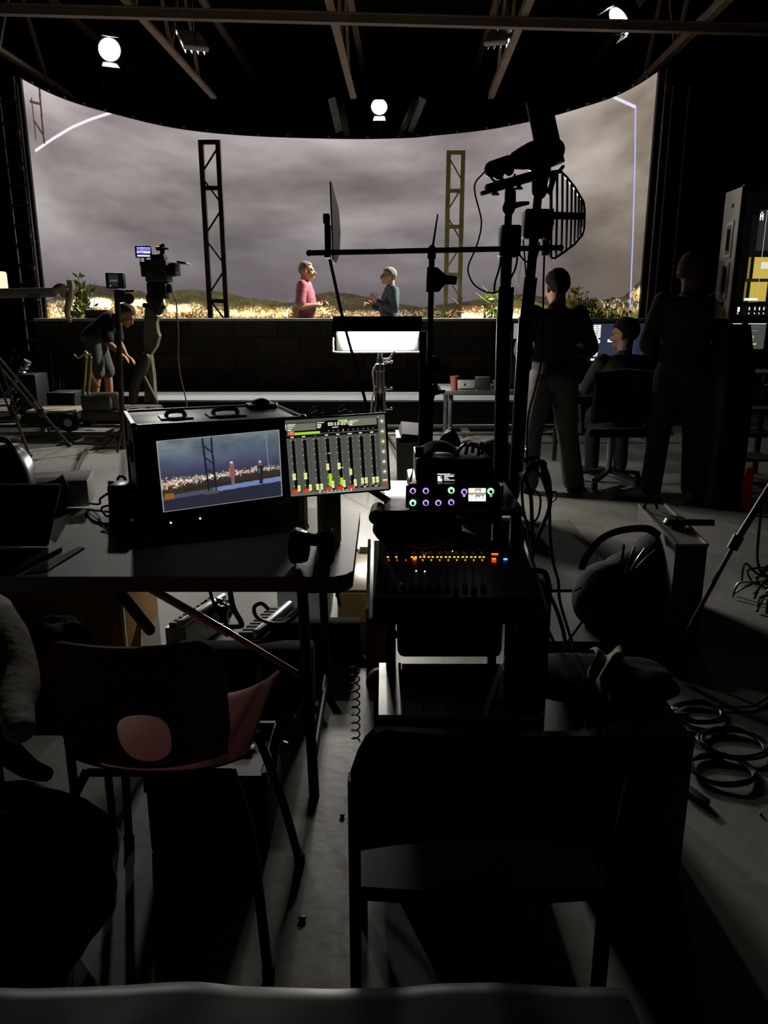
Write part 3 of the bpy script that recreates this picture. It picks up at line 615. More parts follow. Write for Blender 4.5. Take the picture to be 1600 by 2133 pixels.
# ================================================================ LAMPS, CAMERA, DOLLY AND THE BACK OF THE SET
LAMPG = glow('lamp_white', 'fffaf0', 30)
def spot(name, loc, aim, W, size, col=(1, .96, .9), rad=.12, parent=None, blend=.5):
    d = bpy.data.lights.new(name, 'SPOT'); d.energy = W; d.spot_size = R(size); d.spot_blend = blend; d.color = col; d.shadow_soft_size = rad
    o = bpy.data.objects.new(name, d); COL.objects.link(o); o.location = V(loc); o.rotation_euler = (V(aim)-V(loc)).to_track_quat('-Z', 'Y').to_euler()
    if parent: o.location = V(loc)-ORG[parent.name]; o.parent = parent
    return o
def par_lamp(px, py, Y, aim, pole, label, W, size, rx=.19, L=.30, strength=30, blend=.5):
    c = at(px, py, Y); d = (V(aim)-c).normalized(); M = d.to_track_quat('Z', 'Y').to_matrix(); t = thing('stage_lamp', label, 'stage lamp', c)
    m = MB(); m.lathe([(.03, -L), (rx*.7, -L*.95), (rx*.85, -L*.6), (rx, 0), (rx*1.03, .01), (rx*.97, .0)], c, 24, M); m.build('housing', BLKM, t)
    m = MB(); m.lathe([(.001, .019), (rx*.90, .016), (rx*.95, .013), (.001, .012)], c, 24, M); m.build('lens', glow('lens_%d' % strength, 'fffdf4', strength), t)
    for q in (1, -1):
        f = M @ V((0, q*rx, 0)); h = M @ V((q*rx, 0, 0)); z = M @ V((0, 0, 1))
        m = MB(); m.prism([c+f*1.02-h*.6, c+f*1.02+h*.6, c+f*1.25+h*.8+z*.16, c+f*1.25-h*.8+z*.16], f.normalized()*.006); m.build('barn_door', mat('lamp_flap', '8a8c8c', .4, .4), t)
    m = MB(); s = M @ V((rx*1.15, 0, 0)); pt = V(pole[0]); m.tube([c+s-d*L*.4, c+s*.9-V((0, 0, rx*1.2))-d*L*.4, c-V((0, 0, rx*1.35))-d*L*.4, c-s*.9-V((0, 0, rx*1.2))-d*L*.4, c-s-d*L*.4], .012, 6); m.build('yoke', BLKM, t)
    m = MB(); m.rod(pt, V(pole[1]), .022, n=8); m.rod(V(pole[1]), c-V((0, 0, rx*1.35))-d*L*.4, .018, n=8); m.build('pole', BLKM, t)
    spot('lamp_beam', c+d*.06, aim, W, size, parent=t, rad=rx*.8, blend=blend); return t, c
KEY = at(640, 590, 12.3); KEY2 = at(815, 590, 12.3)
pa = at(211, 232, 15.5); par_lamp(228, 103, 15.1, V((-.6, 6.5, .7)), ((pa.x, 15.7, 0), (pa.x, 15.7, 5.55)), 'bright white lamp on a pole above the left half of the video wall', 560, 84, blend=.9, strength=14)
pa = at(1309, 190, 14.45); par_lamp(1290, 40, 14.0, V((-.6, 13, 1.8)), ((pa.x+.15, 14.6, 0), (pa.x+.15, 14.6, 5.5)), 'bright white lamp on a pole above the right end of the video wall', 6500, 78, rx=.21, blend=1., strength=14)
par_lamp(790, 222, 17.7, V((-.4, 11.5, .6)), ((-.1, 17.85, 0), (-.1, 17.85, 4.9)), 'bright square-fronted lamp above the middle of the video wall', 500, 70, rx=.17, strength=14)
for sx, x0, x1, lb in ((1, 722, 706, 'black floodlight bank tilted left of the centre lamp'), (-1, 838, 866, 'black floodlight bank tilted right of the centre lamp')):
    a = at(x0 if sx > 0 else x0, 278, 17.75); b = at(x1, 205, 17.55); t = thing('floodlight_bank', lb, 'floodlight', a, 'floodlight banks over the video wall')
    m = MB(); m.bar(a+V((0, 0, .02)), b, .26, .14, up=(1, 0, .3), bev=.02); m.build('housing', BLKS, t)
    m = MB(); m.bar(a+V((.15*-sx, -.03, .02)), b+V((.15*-sx, -.03, 0)), .012, .16, up=(1, 0, .3)); m.build('barn_door', mat('lamp_flap', '4a4c4c', .4, .4), t)
    m = MB(); m.rod(a, (a.x, 17.85, 4.85), .02, n=8); m.box((a.x, a.y, a.z-.02), (.12, .1, .06)); m.build('bracket', ALU, t)
# ---------------------------------------------------------------- softlight in the middle of the hall
LY = 6.6
a, b = at(694, 660, LY), at(878, 733, LY); cx = (a.x+b.x)/2; hw = (b.x-a.x)/2; zt, zb = a.z, b.z
t = thing('softlight', 'bright rectangular softlight with black barn door on a chrome stand', 'softlight', (cx, LY, zb))
m = MB(); m.span(cx-hw+.02, cx+hw-.02, LY+.10, LY+.2, zb, zt-.02, bev=.015); m.span(cx-hw+.02, cx-hw+.035, LY+.06, LY+.12, zb, zt-.06); m.span(cx+hw-.035, cx+hw-.02, LY+.06, LY+.12, zb, zt-.06); m.build('housing', BLK, t)
m = MB(); m.prism([(cx-hw, LY-.02, zt), (cx+hw, LY-.02, zt), (cx+hw, LY-.14, zt-.118), (cx-hw, LY-.14, zt-.118)], (0, .012, .005)); m.build('barn_door', BLK, t)
fa = [at(703, 690, LY), at(874, 690, LY), at(862, 727, LY), at(714, 729, LY)]
m = MB()
def df(u, v):
    p = fa[3].lerp(fa[2], u).lerp(fa[0].lerp(fa[1], u), v); return p+V((0, .045-.09*math.sin(u*3.14)+.006*math.sin(u*17+v*5), 0))
m.grid(df, 18, 6); m.build('diffusion_cloth', glow('softlight_cloth', 'fff8ee', 260), t, norm=False)
m = MB(); m.tube(spline([(cx-hw, LY-.05, zb+.12), (cx-hw, LY-.05, zb+.03), (cx-hw+.03, LY-.05, zb), (cx, LY-.05, zb), (cx+hw, LY-.05, zb)], 5), .008, 8); m.build('frame_rail', mat('white_enamel', 'dddddd', .4), t)
sx = at(792, 740, LY).x
t = thing('light_stand', 'shiny chrome stand holding up the bright softlight', 'stand', (sx, LY, 0))
m = MB(); m.lathe([(.022, zb-.30), (.022, zb)], (sx, LY-.02, 0), 16); m.build('spigot', CHR, t)
m = MB(); m.lathe([(.040, .78), (.040, zb-.16), (.050, zb-.155), (.050, zb-.10), (.030, zb-.09), (.030, zb-.05)], (sx, LY-.02, 0), 20); m.build('riser', CHR, t)
m = MB(); m.lathe([(.046, .25), (.046, .60), (.054, .605), (.054, .66), (.047, .67), (.047, .78), (.056, .785), (.056, .82), (.04, .825)], (sx, LY-.02, 0), 20); m.build('column', CHR, t)
for z in (.63, .80, 1.02):
    m = MB(); m.rod((sx+.03, LY-.02, z), (sx+.09, LY-.05, z+.01), .008, n=8); m.ball((sx+.095, LY-.05, z+.01), .014, n=10); m.build('knob', CHR, t)
m = MB(); m.tube(spline([(sx+.02, LY-.03, zb-.06), (sx+.08, LY-.05, zb-.05), (sx+.12, LY-.05, zb+.01)], 5), .010, 8); m.build('tilt_handle', CHR, t)
for k in range(3):
    a_ = 1.2+k*2.094; m = MB(); m.tube([(sx, LY, .52), (sx+.5*math.cos(a_), LY+.5*math.sin(a_), .03), (sx+.55*math.cos(a_), LY+.55*math.sin(a_), .012)], .012, 8); m.build('leg', CHR, t)
m = MB(); m.tube(spline([(sx-.03, LY-.05, zb-.1), (sx-.06, LY-.06, .95), (sx-.05, LY-.06, .80), (sx-.07, LY-.06, .70), (sx-.09, LY-.05, .4), (sx-.15, LY-.05, .012), (sx-.6, LY+.2, .012)], 6), .007, 8)
tag(m.build('lamp_cable', mat('white_cable', 'c8c8c4', .5)), 'pale cable running down the chrome light stand', 'cable')
# ---------------------------------------------------------------- camera dolly on track
t = thing('dolly_track', 'pair of long camera dolly rails lying on the floor before the stage', 'dolly track', (-1, 9.0, 0))
for y in (9.32, 8.72):
    m = MB(); m.rod((-5.4, y, .085), (3.3, y, .085), .022, n=8); m.build('rail', mat('rail_steel', '8b8a84', .35, .8), t)
for k in range(9):
    x = -5.2+k*1.03; m = MB(); m.span(x-.05, x+.05, 8.62, 9.42, 0, .05, bev=.005); m.build('sleeper', mat('sleeper_wood', '6a5c40' if k % 2 else '6a5c40', .8), t)
YD = 9.05
def D(x, y, dy=0): return at(x, y, YD+dy)
OLV = mat('dolly_olive', '4a4838', .5, .2, var=.2); BRS = mat('worn_brass', 'b5a26a', .3, .9, var=.15)
b0 = D(168, 882); t = thing('camera_dolly', 'olive camera dolly with chrome push posts and a rubber wheel on the rails', 'camera dolly', (b0.x+.4, YD, .1))
m = MB(); p = D(225, 850); m.span(p.x-.22, p.x+.55, YD-.3, YD+.36, .22, .34, bev=.03); m.span(p.x-.2, p.x+.15, YD-.32, YD+.1, .34, .52, bev=.04); m.build('chassis', OLV, t)
for dx, dy in ((0, -.32), (.78, -.32), (0, .28), (.78, .28)):
    m = MB(); c = V((b0.x+dx, YD+dy, .215)); m.tube([c+V((0, -.04, 0)), c+V((0, .04, 0))], .105, 24); w = m.build('wheel', RUB, t, angle=50)
    m = MB(); m.tube([c+V((0, -.05, 0)), c+V((0, .05, 0))], .046, 16); m.tube([c+V((0, -.056, 0)), c+V((0, .056, 0))], .022, 12); m.build('hub', ALU, w)
for px in (177, 187):
    m = MB(); m.limb([D(px-6, 832, -.2), D(px, 790, -.2), D(px+2, 745, -.2)], [.02, .017, .017], 10, 3); m.build('push_post', BRS, t)
m = MB(); m.tube(spline([D(154, 738, -.2), D(163, 746, -.2), D(172, 740, -.2), D(190, 738, -.2)], 5), .011, 8); m.ball(D(178, 737, -.2), .034, n=12); m.build('steering_handle', BRS, t)
m = MB(); m.tube(spline([D(188, 770, -.15), D(196, 790, -.1), D(207, 808, -.1)], 4), .012, 8); m.build('brake_lever', BRS, t)
m = MB(); m.limb([D(276, 835), D(283, 800), D(297, 768), D(303, 745)], [.05, .06, .065, .06], 14, 4); m.limb([D(288, 768), D(300, 790), D(325, 838)], [.04, .035, .03], 12, 4); m.build('lift_arm', OLV, t)
prof = [(313, 636), (322, 650), (329, 660), (325, 672), (327, 690), (331, 700), (325, 722), (313, 740), (319, 780), (322, 838), (300, 838), (303, 780), (301, 735), (299, 700), (300, 668), (303, 636)]
m = MB(); m.prism([D(x, y, .05) for x, y in prof], (0, .12, 0)); m.build('centre_column', mat('dolly_grey', '77745f', .45, .3, var=.15), t)
p = D(312, 842); m = MB(); m.span(p.x-.35, p.x+.3, YD-.2, YD+.3, .18, .23, bev=.01); m.build('platform', DGR, t)
m = MB(); p = D(110, 872); m.span(p.x-.24, p.x+.30, YD-.15, YD+.35, .30, .325); tb = m.build('side_board', mat('pale_board', 'a59a84', .7), t)
m = MB(); m.span(p.x-.24, p.x+.30, YD-.15, YD+.35, .16, .298); m.build('side_box', BLK, t)
# the cinema camera on its head
YC = 9.1
def C_(x, y, dy=0): return at(x, y, YC+dy)
def cb(m, x0, x1, y0, y1, d, bev=.008, dy=0):
    a, b = C_(x0, y1, dy), C_(x1, y0, dy); return m.span(a.x, b.x, YC+dy-d/2, YC+dy+d/2, a.z, b.z, bev=bev)
p = C_(325, 640); t = thing('cinema_camera', 'dark cinema camera with matte box and small lit monitor on the dolly column', 'camera', p)
m = MB(); cb(m, 310, 352, 542, 588, .26, .012); cb(m, 318, 345, 530, 545, .16); cb(m, 328, 348, 572, 585, .30); m.build('camera_body', mat('camera_grey', '3c3b34', .45, .2, var=.3, scale=25), t)
m = MB(); cb(m, 299, 313, 545, 577, .2, .015); m.build('battery', BLK, t)
m = MB(); a = C_(350, 562); m.tube([a, C_(366, 562)], .075, 20); m.build('lens', BLKS, t)
m = MB(); cb(m, 361, 370, 548, 574, .24, .006); m.prism([C_(368, 548, -.12), C_(388, 549, -.12), C_(386, 546, -.12), C_(368, 543, -.12)], (0, .24, 0)); m.build('matte_box', BLK, t)
m = MB(); cb(m, 326, 341, 514, 522, .06); cb(m, 334, 339, 508, 530, .04); m.rod(C_(340, 508), C_(340, 532), .018, n=10); cb(m, 336, 351, 516, 520, .05); m.build('top_handle', BLKM, t)
m = MB(); cb(m, 283, 315, 512, 537, .035, .006, -.1); mo = m.build('monitor', BLK, t)
im = np.zeros((26, 40, 3)); im[:] = (.42, .40, .72); im += (vnoise(26, 40, 3, 4, 3, 3)[..., None]-.5)*.3; rect(im, 0, .45, 1, .62, (.98, .95, 1)); rect(im, .0, .05, 1, .12, (.9, .88, 1), .5); rect(im, .05, .86, .95, .97, (1, .98, 1)); rect(im, 0, .62, 1, .84, (.2, .2, .38)); rect(im, .1, .5, .5, .6, (.6, .55, .7))
picture('monitor_picture', C_(285.5, 534.5, -.12), C_(313, 535, -.12), C_(313, 515, -.12), C_(284.5, 514.5, -.12), im, screen_mat('camera_monitor_picture', 1.5), mo)
m = MB(); m.rod(C_(302, 537, -.09), C_(304, 548, -.05), .012, n=8); m.build('monitor_arm', BLKM, t)
m = MB(); m.tube(spline([C_(293, 537, -.1), C_(292, 552, -.1), C_(298, 560, -.05), C_(303, 561, 0)], 5), .005, 6); m.build('monitor_cable', BLK, t)
m = MB(); cb(m, 311, 349, 588, 622, .18, .02); m.rod(C_(326, 620), C_(334, 590, -.12), .01, n=8); cb(m, 345, 358, 592, 610, .08); m.limb([C_(322, 622), C_(328, 640), C_(331, 648)], [.10, .075, .05], 16, 3); m.limb([C_(302, 636), C_(322, 640), C_(340, 640)], [.03, .045, .03], 10, 3); m.build('fluid_head', BLKM, t)
m = MB(); m.rod(C_(354, 565, -.1), C_(355, 580, -.1), .006, n=6); m.build('focus_whip', BLK, t)
m = MB(); m.tube(spline([C_(350, 600), C_(366, 625), C_(369, 660), C_(372, 700), C_(371, 740), C_(376, 785), C_(388, 838), (C_(392, 850).x, 9.0, .012)], 6), .008, 6)
tag(m.build('camera_cable', mat('dusty_cable', '5f5a48', .6)), 'thin cable hanging from the cinema camera down to the floor', 'cable')
# small monitor on a pole
YM = 8.2
p = fl(252, 935); Mx = lambda x, y, dy=0: at(x, y, YM+dy)
q = Mx(240, 600); t = thing('pole_monitor', 'small black monitor on a steel pole beside the bending crew member', 'monitor', (Mx(250, 880).x, YM, 0))
a, b = Mx(223, 601), Mx(258, 568); m = MB(); m.span(a.x, b.x, YM-.03, YM+.05, a.z, b.z, bev=.012); mo = m.build('monitor', BLK, t)
im = np.zeros((30, 32, 3)); im[:] = (.10, .10, .10); im[:18] += .05; rect(im, .1, .42, .65, .56, (.34, .36, .31)); rect(im, .15, .62, .6, .8, (.14, .19, .10)); rect(im, .12, .86, .2, .92, (.9, .9, .9)); rect(im, .52, .86, .58, .9, (.5, .5, .3)); rect(im, .7, 0, 1, 1, (.05, .05, .05))
picture('monitor_picture', Mx(225.5, 598, -.034), Mx(255, 598, -.034), Mx(255, 571, -.034), Mx(226, 571, -.034), im, screen_mat('pole_monitor_picture', 1.), mo)
m = MB(); m.span(Mx(240, 615).x, Mx(262, 615).x, YM-.04, YM+.06, Mx(0, 630).z, Mx(0, 604).z, bev=.01); m.rod(Mx(262, 606), Mx(279, 606), .012, n=8); m.rod(Mx(268, 622, -.04), Mx(268, 622, .03), .055, n=16); m.build('mount', DGR, t)
m = MB(); pb_ = at(257, 930, YM); pb_.z = .0; m.rod(pb_, Mx(243, 604), .028, n=12); m.build('pole', mat('pole_steel', '47443d', .3, .8), t)
for k in range(3):
    a_ = .6+2.094*k; c = pb_; m = MB(); m.rod((c.x, YM, .22), (c.x+.26*math.cos(a_), YM+.26*math.sin(a_), .012), .012, n=8); m.build('leg', MATS['pole_steel'], t)
# small jib at the left edge
YJ = 7.6; Jx = lambda x, y, dy=0: at(x, y, YJ+dy)
t = thing('camera_jib', 'pale camera jib arm on a tripod at the left edge', 'jib', (Jx(-40, 900).x, YJ, 0))
m = MB(); a, b = Jx(-60, 612), Jx(118, 609); m.bar(a, b, .12, .085, bev=.008); m.build('arm', mat('jib_cream', '9a9484', .45, .3), t)
m = MB(); m.limb([Jx(116, 604), Jx(130, 600), Jx(133, 615)], [.04, .05, .03], 12, 3); m.rod(Jx(134, 600), Jx(150, 594), .014, n=8); m.box(Jx(147, 592), (.05, .06, .07)); m.limb([Jx(148, 600), Jx(146, 620), Jx(140, 650), Jx(146, 668)], [.02, .035, .03, .02], 8, 3); m.build('arm_head', mat('jib_tip', 'b8b08c', .5), t)
m = MB(); c = Jx(71, 616, -.062); m.box(c, (.12, .004, .03)); m.build('blue_tape', mat('blue_tape', '3f6ea0', .6), t)
m = MB(); m.rod((Jx(-30, 640).x, YJ, 1.0), Jx(-30, 606), .05, n=12); m.build('post', mat('jib_cream', ''), t)
hub = V((Jx(-30, 640).x, YJ, 1.05))
for e in (fl(62, 952), (hub.x-.5, YJ+.1, .02), (hub.x+.35, YJ+.75, .02)):
    e = V(e); e.z = .02
    for s in (-.035, .035):
        m = MB(); m.rod(hub+V((s, 0, 0)), hub.lerp(e, .62)+V((s, 0, 0)), .011, n=8); m.build('leg_tube', MATS['pole_steel'], t)
    m = MB(); m.rod(hub.lerp(e, .5), e, .015, n=8); m.ball(hub.lerp(e, .62), .05, n=12); m.ball(e, .03, n=10); m.build('leg', DGR, t)
a = at(3, 600, 7.9); m = MB(); m.span(a.x-.25, a.x+.03, 7.9, 8.0, a.z-.02, at(0, 565, 7.9).z, bev=.02)
tag(m.build('white_panel_lamp', glow('panel_lamp', 'fff4c8', 1.1)), 'glowing pale panel just entering at the left edge above the jib arm', 'lamp')
# plastic wrapped pile, dark drape box, low clutter at the left
a, b = fl(5, 842), fl(125, 835); YP = 10.9
x0, x1 = at(8, 780, YP).x, at(86, 780, YP).x; m = MB(); z1 = at(0, 732, YP).z
f = lambda u, v: (x0+(x1-x0)*u, YP+(.25*(v-.0))+.03*math.sin(u*19+v*7)+.03*mnoise.noise(V((u*9, v*7, 0))), .02+(z1-.02)*v+.03*mnoise.noise(V((u*8, v*3, 5))))
m.grid(f, 60, 30, thick=.01); PLS = mat('black_plastic_sheet', '15191c', .12, var=.3, spec=.9)
t = tag(m.build('plastic_sheet', PLS), 'glossy black plastic sheet wrapped over a pile at the left of the stage', 'plastic sheet')
m = MB(); p0 = at(22, 818, 10.6); pts = [at(18, 822, 10.6), at(34, 800, 10.6), at(46, 775, 10.6), at(58, 752, 10.6)]; P_ = spline(pts, 10); m.tube(P_, [.05+.012*math.sin(i*1.9) for i in range(len(P_))], 12)
tag(m.build('foil_hose', mat('foil', 'b9c6cc', .25, .9, bump=.5, scale=30)), 'silvery foil hose sticking out of the plastic-covered pile', 'hose')
x0, x1 = at(92, 780, YP).x, at(122, 780, YP).x; m = MB(); m.grid(lambda u, v: (x0+(x1-x0)*u, YP+.1+.03*math.sin(u*14)+.05*v, .02+(z1-.0)*v), 24, 8, thick=.01)
tag(m.build('plastic_sheet', PLS), 'narrow strip of black plastic sheet beside the brown block wall', 'plastic sheet')
a = at(110, 838, 9.9); m = MB(); m.span(at(112, 840, 9.9).x, at(166, 840, 9.9).x, 9.7, 10.1, 0, at(0, 815, 9.9).z, bev=.01); tag(m.build('black_case', BLK), 'low black case on the floor before the left end of the block wall', 'case')
a = at(72, 822, 10.2); m = MB(); m.span(at(40, 800, 10.3).x, at(75, 800, 10.3).x, 10.3, 10.7, 0, at(0, 780, 10.3).z, bev=.02); tag(m.build('black_case', BLK), 'black case in front of the plastic-covered pile', 'case')
a = fl(88, 838); m = MB(); m.span(a.x-.1, a.x+.1, a.y, a.y+.2, 0, .17, bev=.01); tag(m.build('cardboard_box', mat('cardboard', '6d4f30', .85)), 'small brown cardboard box on the floor at the far left', 'box')
a = fl(80, 852); m = MB(); m.limb([(a.x-.15, a.y-.2, .04), (a.x, a.y-.25, .09), (a.x+.2, a.y-.2, .03)], [.05, .08, .03], 10, 3); tag(m.build('dark_bundle', FAB), 'dark bundle lying on the floor near the cardboard box', 'bundle')
# bent pipe lying on the floor
m = MB(); m.tube(spline([fl(152, 994, .022), fl(163, 968, .022), fl(178, 940, .022), fl(188, 934, .022), fl(215, 932, .022), fl(262, 930, .022)], 6), .02, 8)
tag(m.build('bent_pipe', mat('dull_pipe', '4a453c', .5, .3)), 'dull bent pipe lying on the floor left of the monitor case', 'pipe')
# ---------------------------------------------------------------- technician desk
YT = 6.95; t = thing('long_desk', 'long dark desk carrying the laptop, box and monitors', 'desk', (1.6, 7.2, 0))
x0, x1 = at(922, 815, YT).x, 3.95; m = MB(); m.span(x0, x1, YT, 7.65, .71, .75, bev=.006); m.build('desk_top', mat('desk_dark', '2c2c2b', .45), t)
for x in (x0+.08, 1.7, x1-.1):
    for y in (YT+.06, 7.58): m = MB(); m.rod((x, y, 0), (x, y, .71), .022, n=10); m.build('leg', mat('desk_leg', '4c4c4a', .4, .6), t)
for x in (x0+.08, x1-.1):
    m = MB(); m.rod((x, YT+.06, .15), (x, 7.58, .15), .015, n=8); m.build('cross_bar', MATS['desk_leg'], t)
T = lambda x, y=800, dy=.1: at(x, y, YT+dy)
m = MB(); p = T(947, 808); m.lathe([(.028, 0), (.030, .004), (.041, .118), (.043, .122), (.039, .122), (.037, .110)], (p.x, YT+.12, .75), 20); tag(m.build('paper_cup', mat('cup_brown', '6b382c', .6)), 'brick-red paper cup on the left end of the long desk', 'cup')
t = thing('laptop', 'open silver laptop standing on the long desk between cup and black box', 'laptop', (T(971).x, YT+.15, .75))
m = MB(); m.span(T(954).x, T(990).x, YT+.1, YT+.30, .75, .764, bev=.004); m.build('base', ALU, t)
m = MB(); m.span(T(953).x, T(989).x, YT+.08, YT+.088, .764, .84, bev=.003); lid = m.build('lid', mat('laptop_silver', 'a9a9a7', .35, .6), t)
m = MB(); c = T(967, 0); m.ball((T(968).x, YT+.079, .795), (.010, .002, .010), n=10); m.ball((T(968).x+.004, YT+.079, .808), (.003, .002, .004), n=8); m.build('lid_emblem', BLKS, lid)
m = MB(); m.span(T(992).x, T(1022).x, YT+.08, YT+.22, .75, .86, bev=.006); tag(m.build('black_box', mat('box_dark', '1b1b1a', .6)), 'small black box standing on the long desk right of the laptop', 'box')
for i, (xa, xb, z0, z1) in enumerate(((1026, 1034, .75, .79), (1027, 1034, .80, .83))):
    m = MB(); m.span(T(xa).x, T(xb).x, YT+.1, YT+.18, z0, z1); tag(m.build('white_carton', WHT), ('white carton on the desk behind the mast pole', 'smaller white carton stacked on the other by the mast pole')[i], 'carton')
def monitor(x0, x1, y0, y1, Y, im, label, strength, cw=.02):
    a, b = at(x0, y1, Y), at(x1, y0, Y); t = thing('desk_monitor', label, 'monitor', ((a.x+b.x)/2, Y+.05, .75))
    m = MB(); m.span(a.x-cw, b.x+cw, Y+.004, Y+.04, a.z-cw, b.z+cw, bev=.006); h = m.build('housing', BLK, t)
    picture('monitor_picture', a, (b.x, Y, a.z), b, (a.x, Y, b.z), im, screen_mat('picture_'+label[:12], strength), h)
    cx = (a.x+b.x)/2; m = MB(); m.span(cx-.03, cx+.03, Y+.042, Y+.07, .76, (a.z+b.z)/2); m.span(cx-.12, cx+.12, Y-.02, Y+.16, .75, .762, bev=.004); m.build('foot', BLK, t); return t
im = np.zeros((80, 128, 3)); im[:] = (.17, .19, .26); im[:, 100:] = (.14, .15, .24)
for j in range(17):
    for i in range(4):
        if i == 3 and j in (7, 10, 11, 12, 13, 14, 15, 16): continue
        y = 3+j*4.1; x = 2+i*4.6; im[int(y):int(y)+3, int(x):int(x)+4] = (.97, .97, .94) if (i+j) % 5 else (.85, .88, .8)
im[76:] = (.98, .98, .97); im[74:, 40:50] = (.1, .1, .12); rect(im, .28, .42, .43, .50, (1, 1, 1)); rect(im, .31, .93, .36, .96, (.9, .9, .9)); rect(im, .93, .93, .96, .99, (1, 1, 1))
monitor(1230, 1353, 674, 751, 7.15, im, 'wide desk monitor with a block of white icons beside the seated man', 1.2)
im = np.zeros((34, 20, 3)); im[:] = (.25, .28, .30)
for j in range(11):
    for i in range(6): im[1+j*3:3+j*3, 1+i*3:3+i*3] = (.8, .84, .86)
monitor(1069, 1083, 673, 706, 7.15, im, 'narrow strip of a monitor showing pale icons between the two mast poles', .8)
im = np.zeros((56, 78, 3)); im[:] = (.27, .29, .28); im[:4] = (1, 1, 1); im[4:5] = (.2, .2, .2)
for j, (x0_, x1_, c) in enumerate(((20, 62, (.30, .36, .33)), (22, 40, (.36, .45, .36)), (36, 60, (.42, .45, .44)), (22, 34, (.55, .66, .55)), (22, 44, (.7, .78, .68)), (24, 38, (.8, .85, .78)), (26, 50, (.42, .62, .30)), (28, 52, (.40, .6, .25)))): im[9+j*4:11+j*4, x0_:x1_] = c
im[44:47, 48:60] = (.6, .9, .4); im[44:46, 34:37] = (.9, .95, .9)
for k in range(3): im[28:33, 38+k*6:40+k*6] = (.75, .8, .75)
monitor(1521, 1597, 671, 727, 7.15, im, 'grey desk monitor with green readout under the upright monitor case', 1.)
t = thing('equipment_shelf', 'black shelf unit with pale edged shelves at the right edge behind the draped cart', 'shelf', (3.2, 6.9, 0))
x0, x1 = at(1555, 780, 6.6).x, at(1640, 780, 6.6).x
for i, py in enumerate((775, 806, 850, 905, 955)):
    z = at(0, py, 6.6).z; m = MB(); m.span(x0, x1, 6.55, 6.93, z-.02, z); m.build('shelf_board', mat('shelf_edge', '8b8678' if i != 2 else '8b8678', .5), t)
for x in (x0+.02, x1-.02): m = MB(); m.span(x-.02, x+.02, 6.9, 6.94, 0, at(0, 770, 6.6).z); m.build('upright', BLKM, t)
z = at(0, 806, 6.6).z; m = MB(); m.span(x0+.02, x0+.16, 6.6, 6.75, z, z+.04); tag(m.build('keypad', mat('keypad_tan', '877f62', .6)), 'tan keypad lying on the upper board of the black shelf', 'keypad')
# office chair
x = at(1285, 900, 6.35).x; t = thing('office_chair', 'black high-backed office chair under the seated man', 'chair', (x, 6.4, 0))
m = MB()
f = lambda u, v: (x-.25+.5*u+.0, 6.27+.04*math.sin(u*3.14)-.05*v, .58+.42*v-.02*abs(u-.5)*2)
m.grid(f, 14, 10, thick=.05); m.build('backrest', FAB, t)
m = MB(); m.box((x, 6.52, .47), (.50, .48, .08), bev=.03); m.build('seat', FAB, t)
for s in (-1, 1): m = MB(); m.tube(spline([(x+s*.27, 6.40, .46), (x+s*.30, 6.42, .66), (x+s*.30, 6.65, .68)], 4), .02, 8); m.build('armrest', BLK, t)
m = MB(); m.rod((x, 6.5, .1), (x, 6.5, .44), .028, n=12); m.build('gas_post', ALU, t)
for k in range(5):
    a_ = .3+k*1.2566; e = V((x+.30*math.cos(a_), 6.5+.30*math.sin(a_), .075)); m = MB(); m.bar((x, 6.5, .12), e, .045, .03); lg = m.build('leg', BLK, t); m = MB(); m.tube([e+V((-.02, 0, -.045)), e+V((.02, 0, -.045))], .03, 12); m.build('castor', RUB, lg)
# upright monitor case on a draped cart
YQ = 5.55; a, b = at(1497, 668, YQ), at(1519, 390, YQ); fx0 = at(1540, 640, YQ).x
t = thing('monitor_case', 'grey-sided flight case holding an upright screen at the right edge', 'monitor case', (a.x+.3, YQ+.2, a.z))
zt_, zb_ = at(0, 388, YQ).z, at(0, 664, YQ).z; lft = at(1506, 520, YQ+.30).x; frx = at(1540, 520, YQ).x
pb = [V((lft-.02, YQ+.30, zb_)), V((frx-.02, YQ, zb_)), V((frx-.02+.8, YQ+.02, zb_)), V((lft+.8, YQ+.4, zb_))]
m = MB(); m.prism([pb[0], pb[1], pb[1]+V((.012, .01, 0)), pb[0]+V((.012, .01, 0))], (0, 0, zt_-zb_)); sp_ = m.build('side_panel', mat('case_grey', '8f897c', .55, var=.1), t)
m = MB(); m.prism([pb[0]+V((.013, .012, .01)), pb[1]+V((.013, .012, .01)), pb[2]+V((0, 0, .01)), pb[3]+V((0, 0, .01))], (0, 0, zt_-zb_-.02)); m.build('body', BLK, t)
m = MB(); m.bar(pb[1]+V((0, -.006, 0)), pb[1]+V((0, -.006, zt_-zb_)), .02, .02); m.bar(pb[1]+V((0, -.006, zt_-zb_)), pb[2]+V((0, -.006, zt_-zb_)), .02, .02); m.bar(pb[1]+V((0, -.006, 0)), pb[2]+V((0, -.006, 0)), .02, .02); m.build('edge_trim', mat('case_trim', '5c5748', .4, .6), t)
nd = (pb[1]-pb[0]).normalized(); nn = V((-abs(nd.y), -nd.x, 0)).normalized(); nn = nn if nn.x < 0 else -nn
for fr in (.30, .62):
    c = pb[0].lerp(pb[1], .52)+V((0, 0, (zt_-zb_)*fr)); m = MB(); Mx_ = Matrix((nd, nn, V((0, 0, 1)))).transposed(); m.box(c+nn*.004, (.12, .008, .24), Mx_); h = m.build('handle_plate', mat('plate_steel', 'a39c92', .4, .5), t)
    m = MB(); m.box(c+nn*.0085, (.07, .004, .19), Mx_); m.build('recess', BLK, h); m = MB(); m.bar(c+nn*.016+V((0, 0, -.07)), c+nn*.016+V((0, 0, .07)), .02, .014); m.build('handle', mat('handle_steel', '8a8580', .35, .7), h)
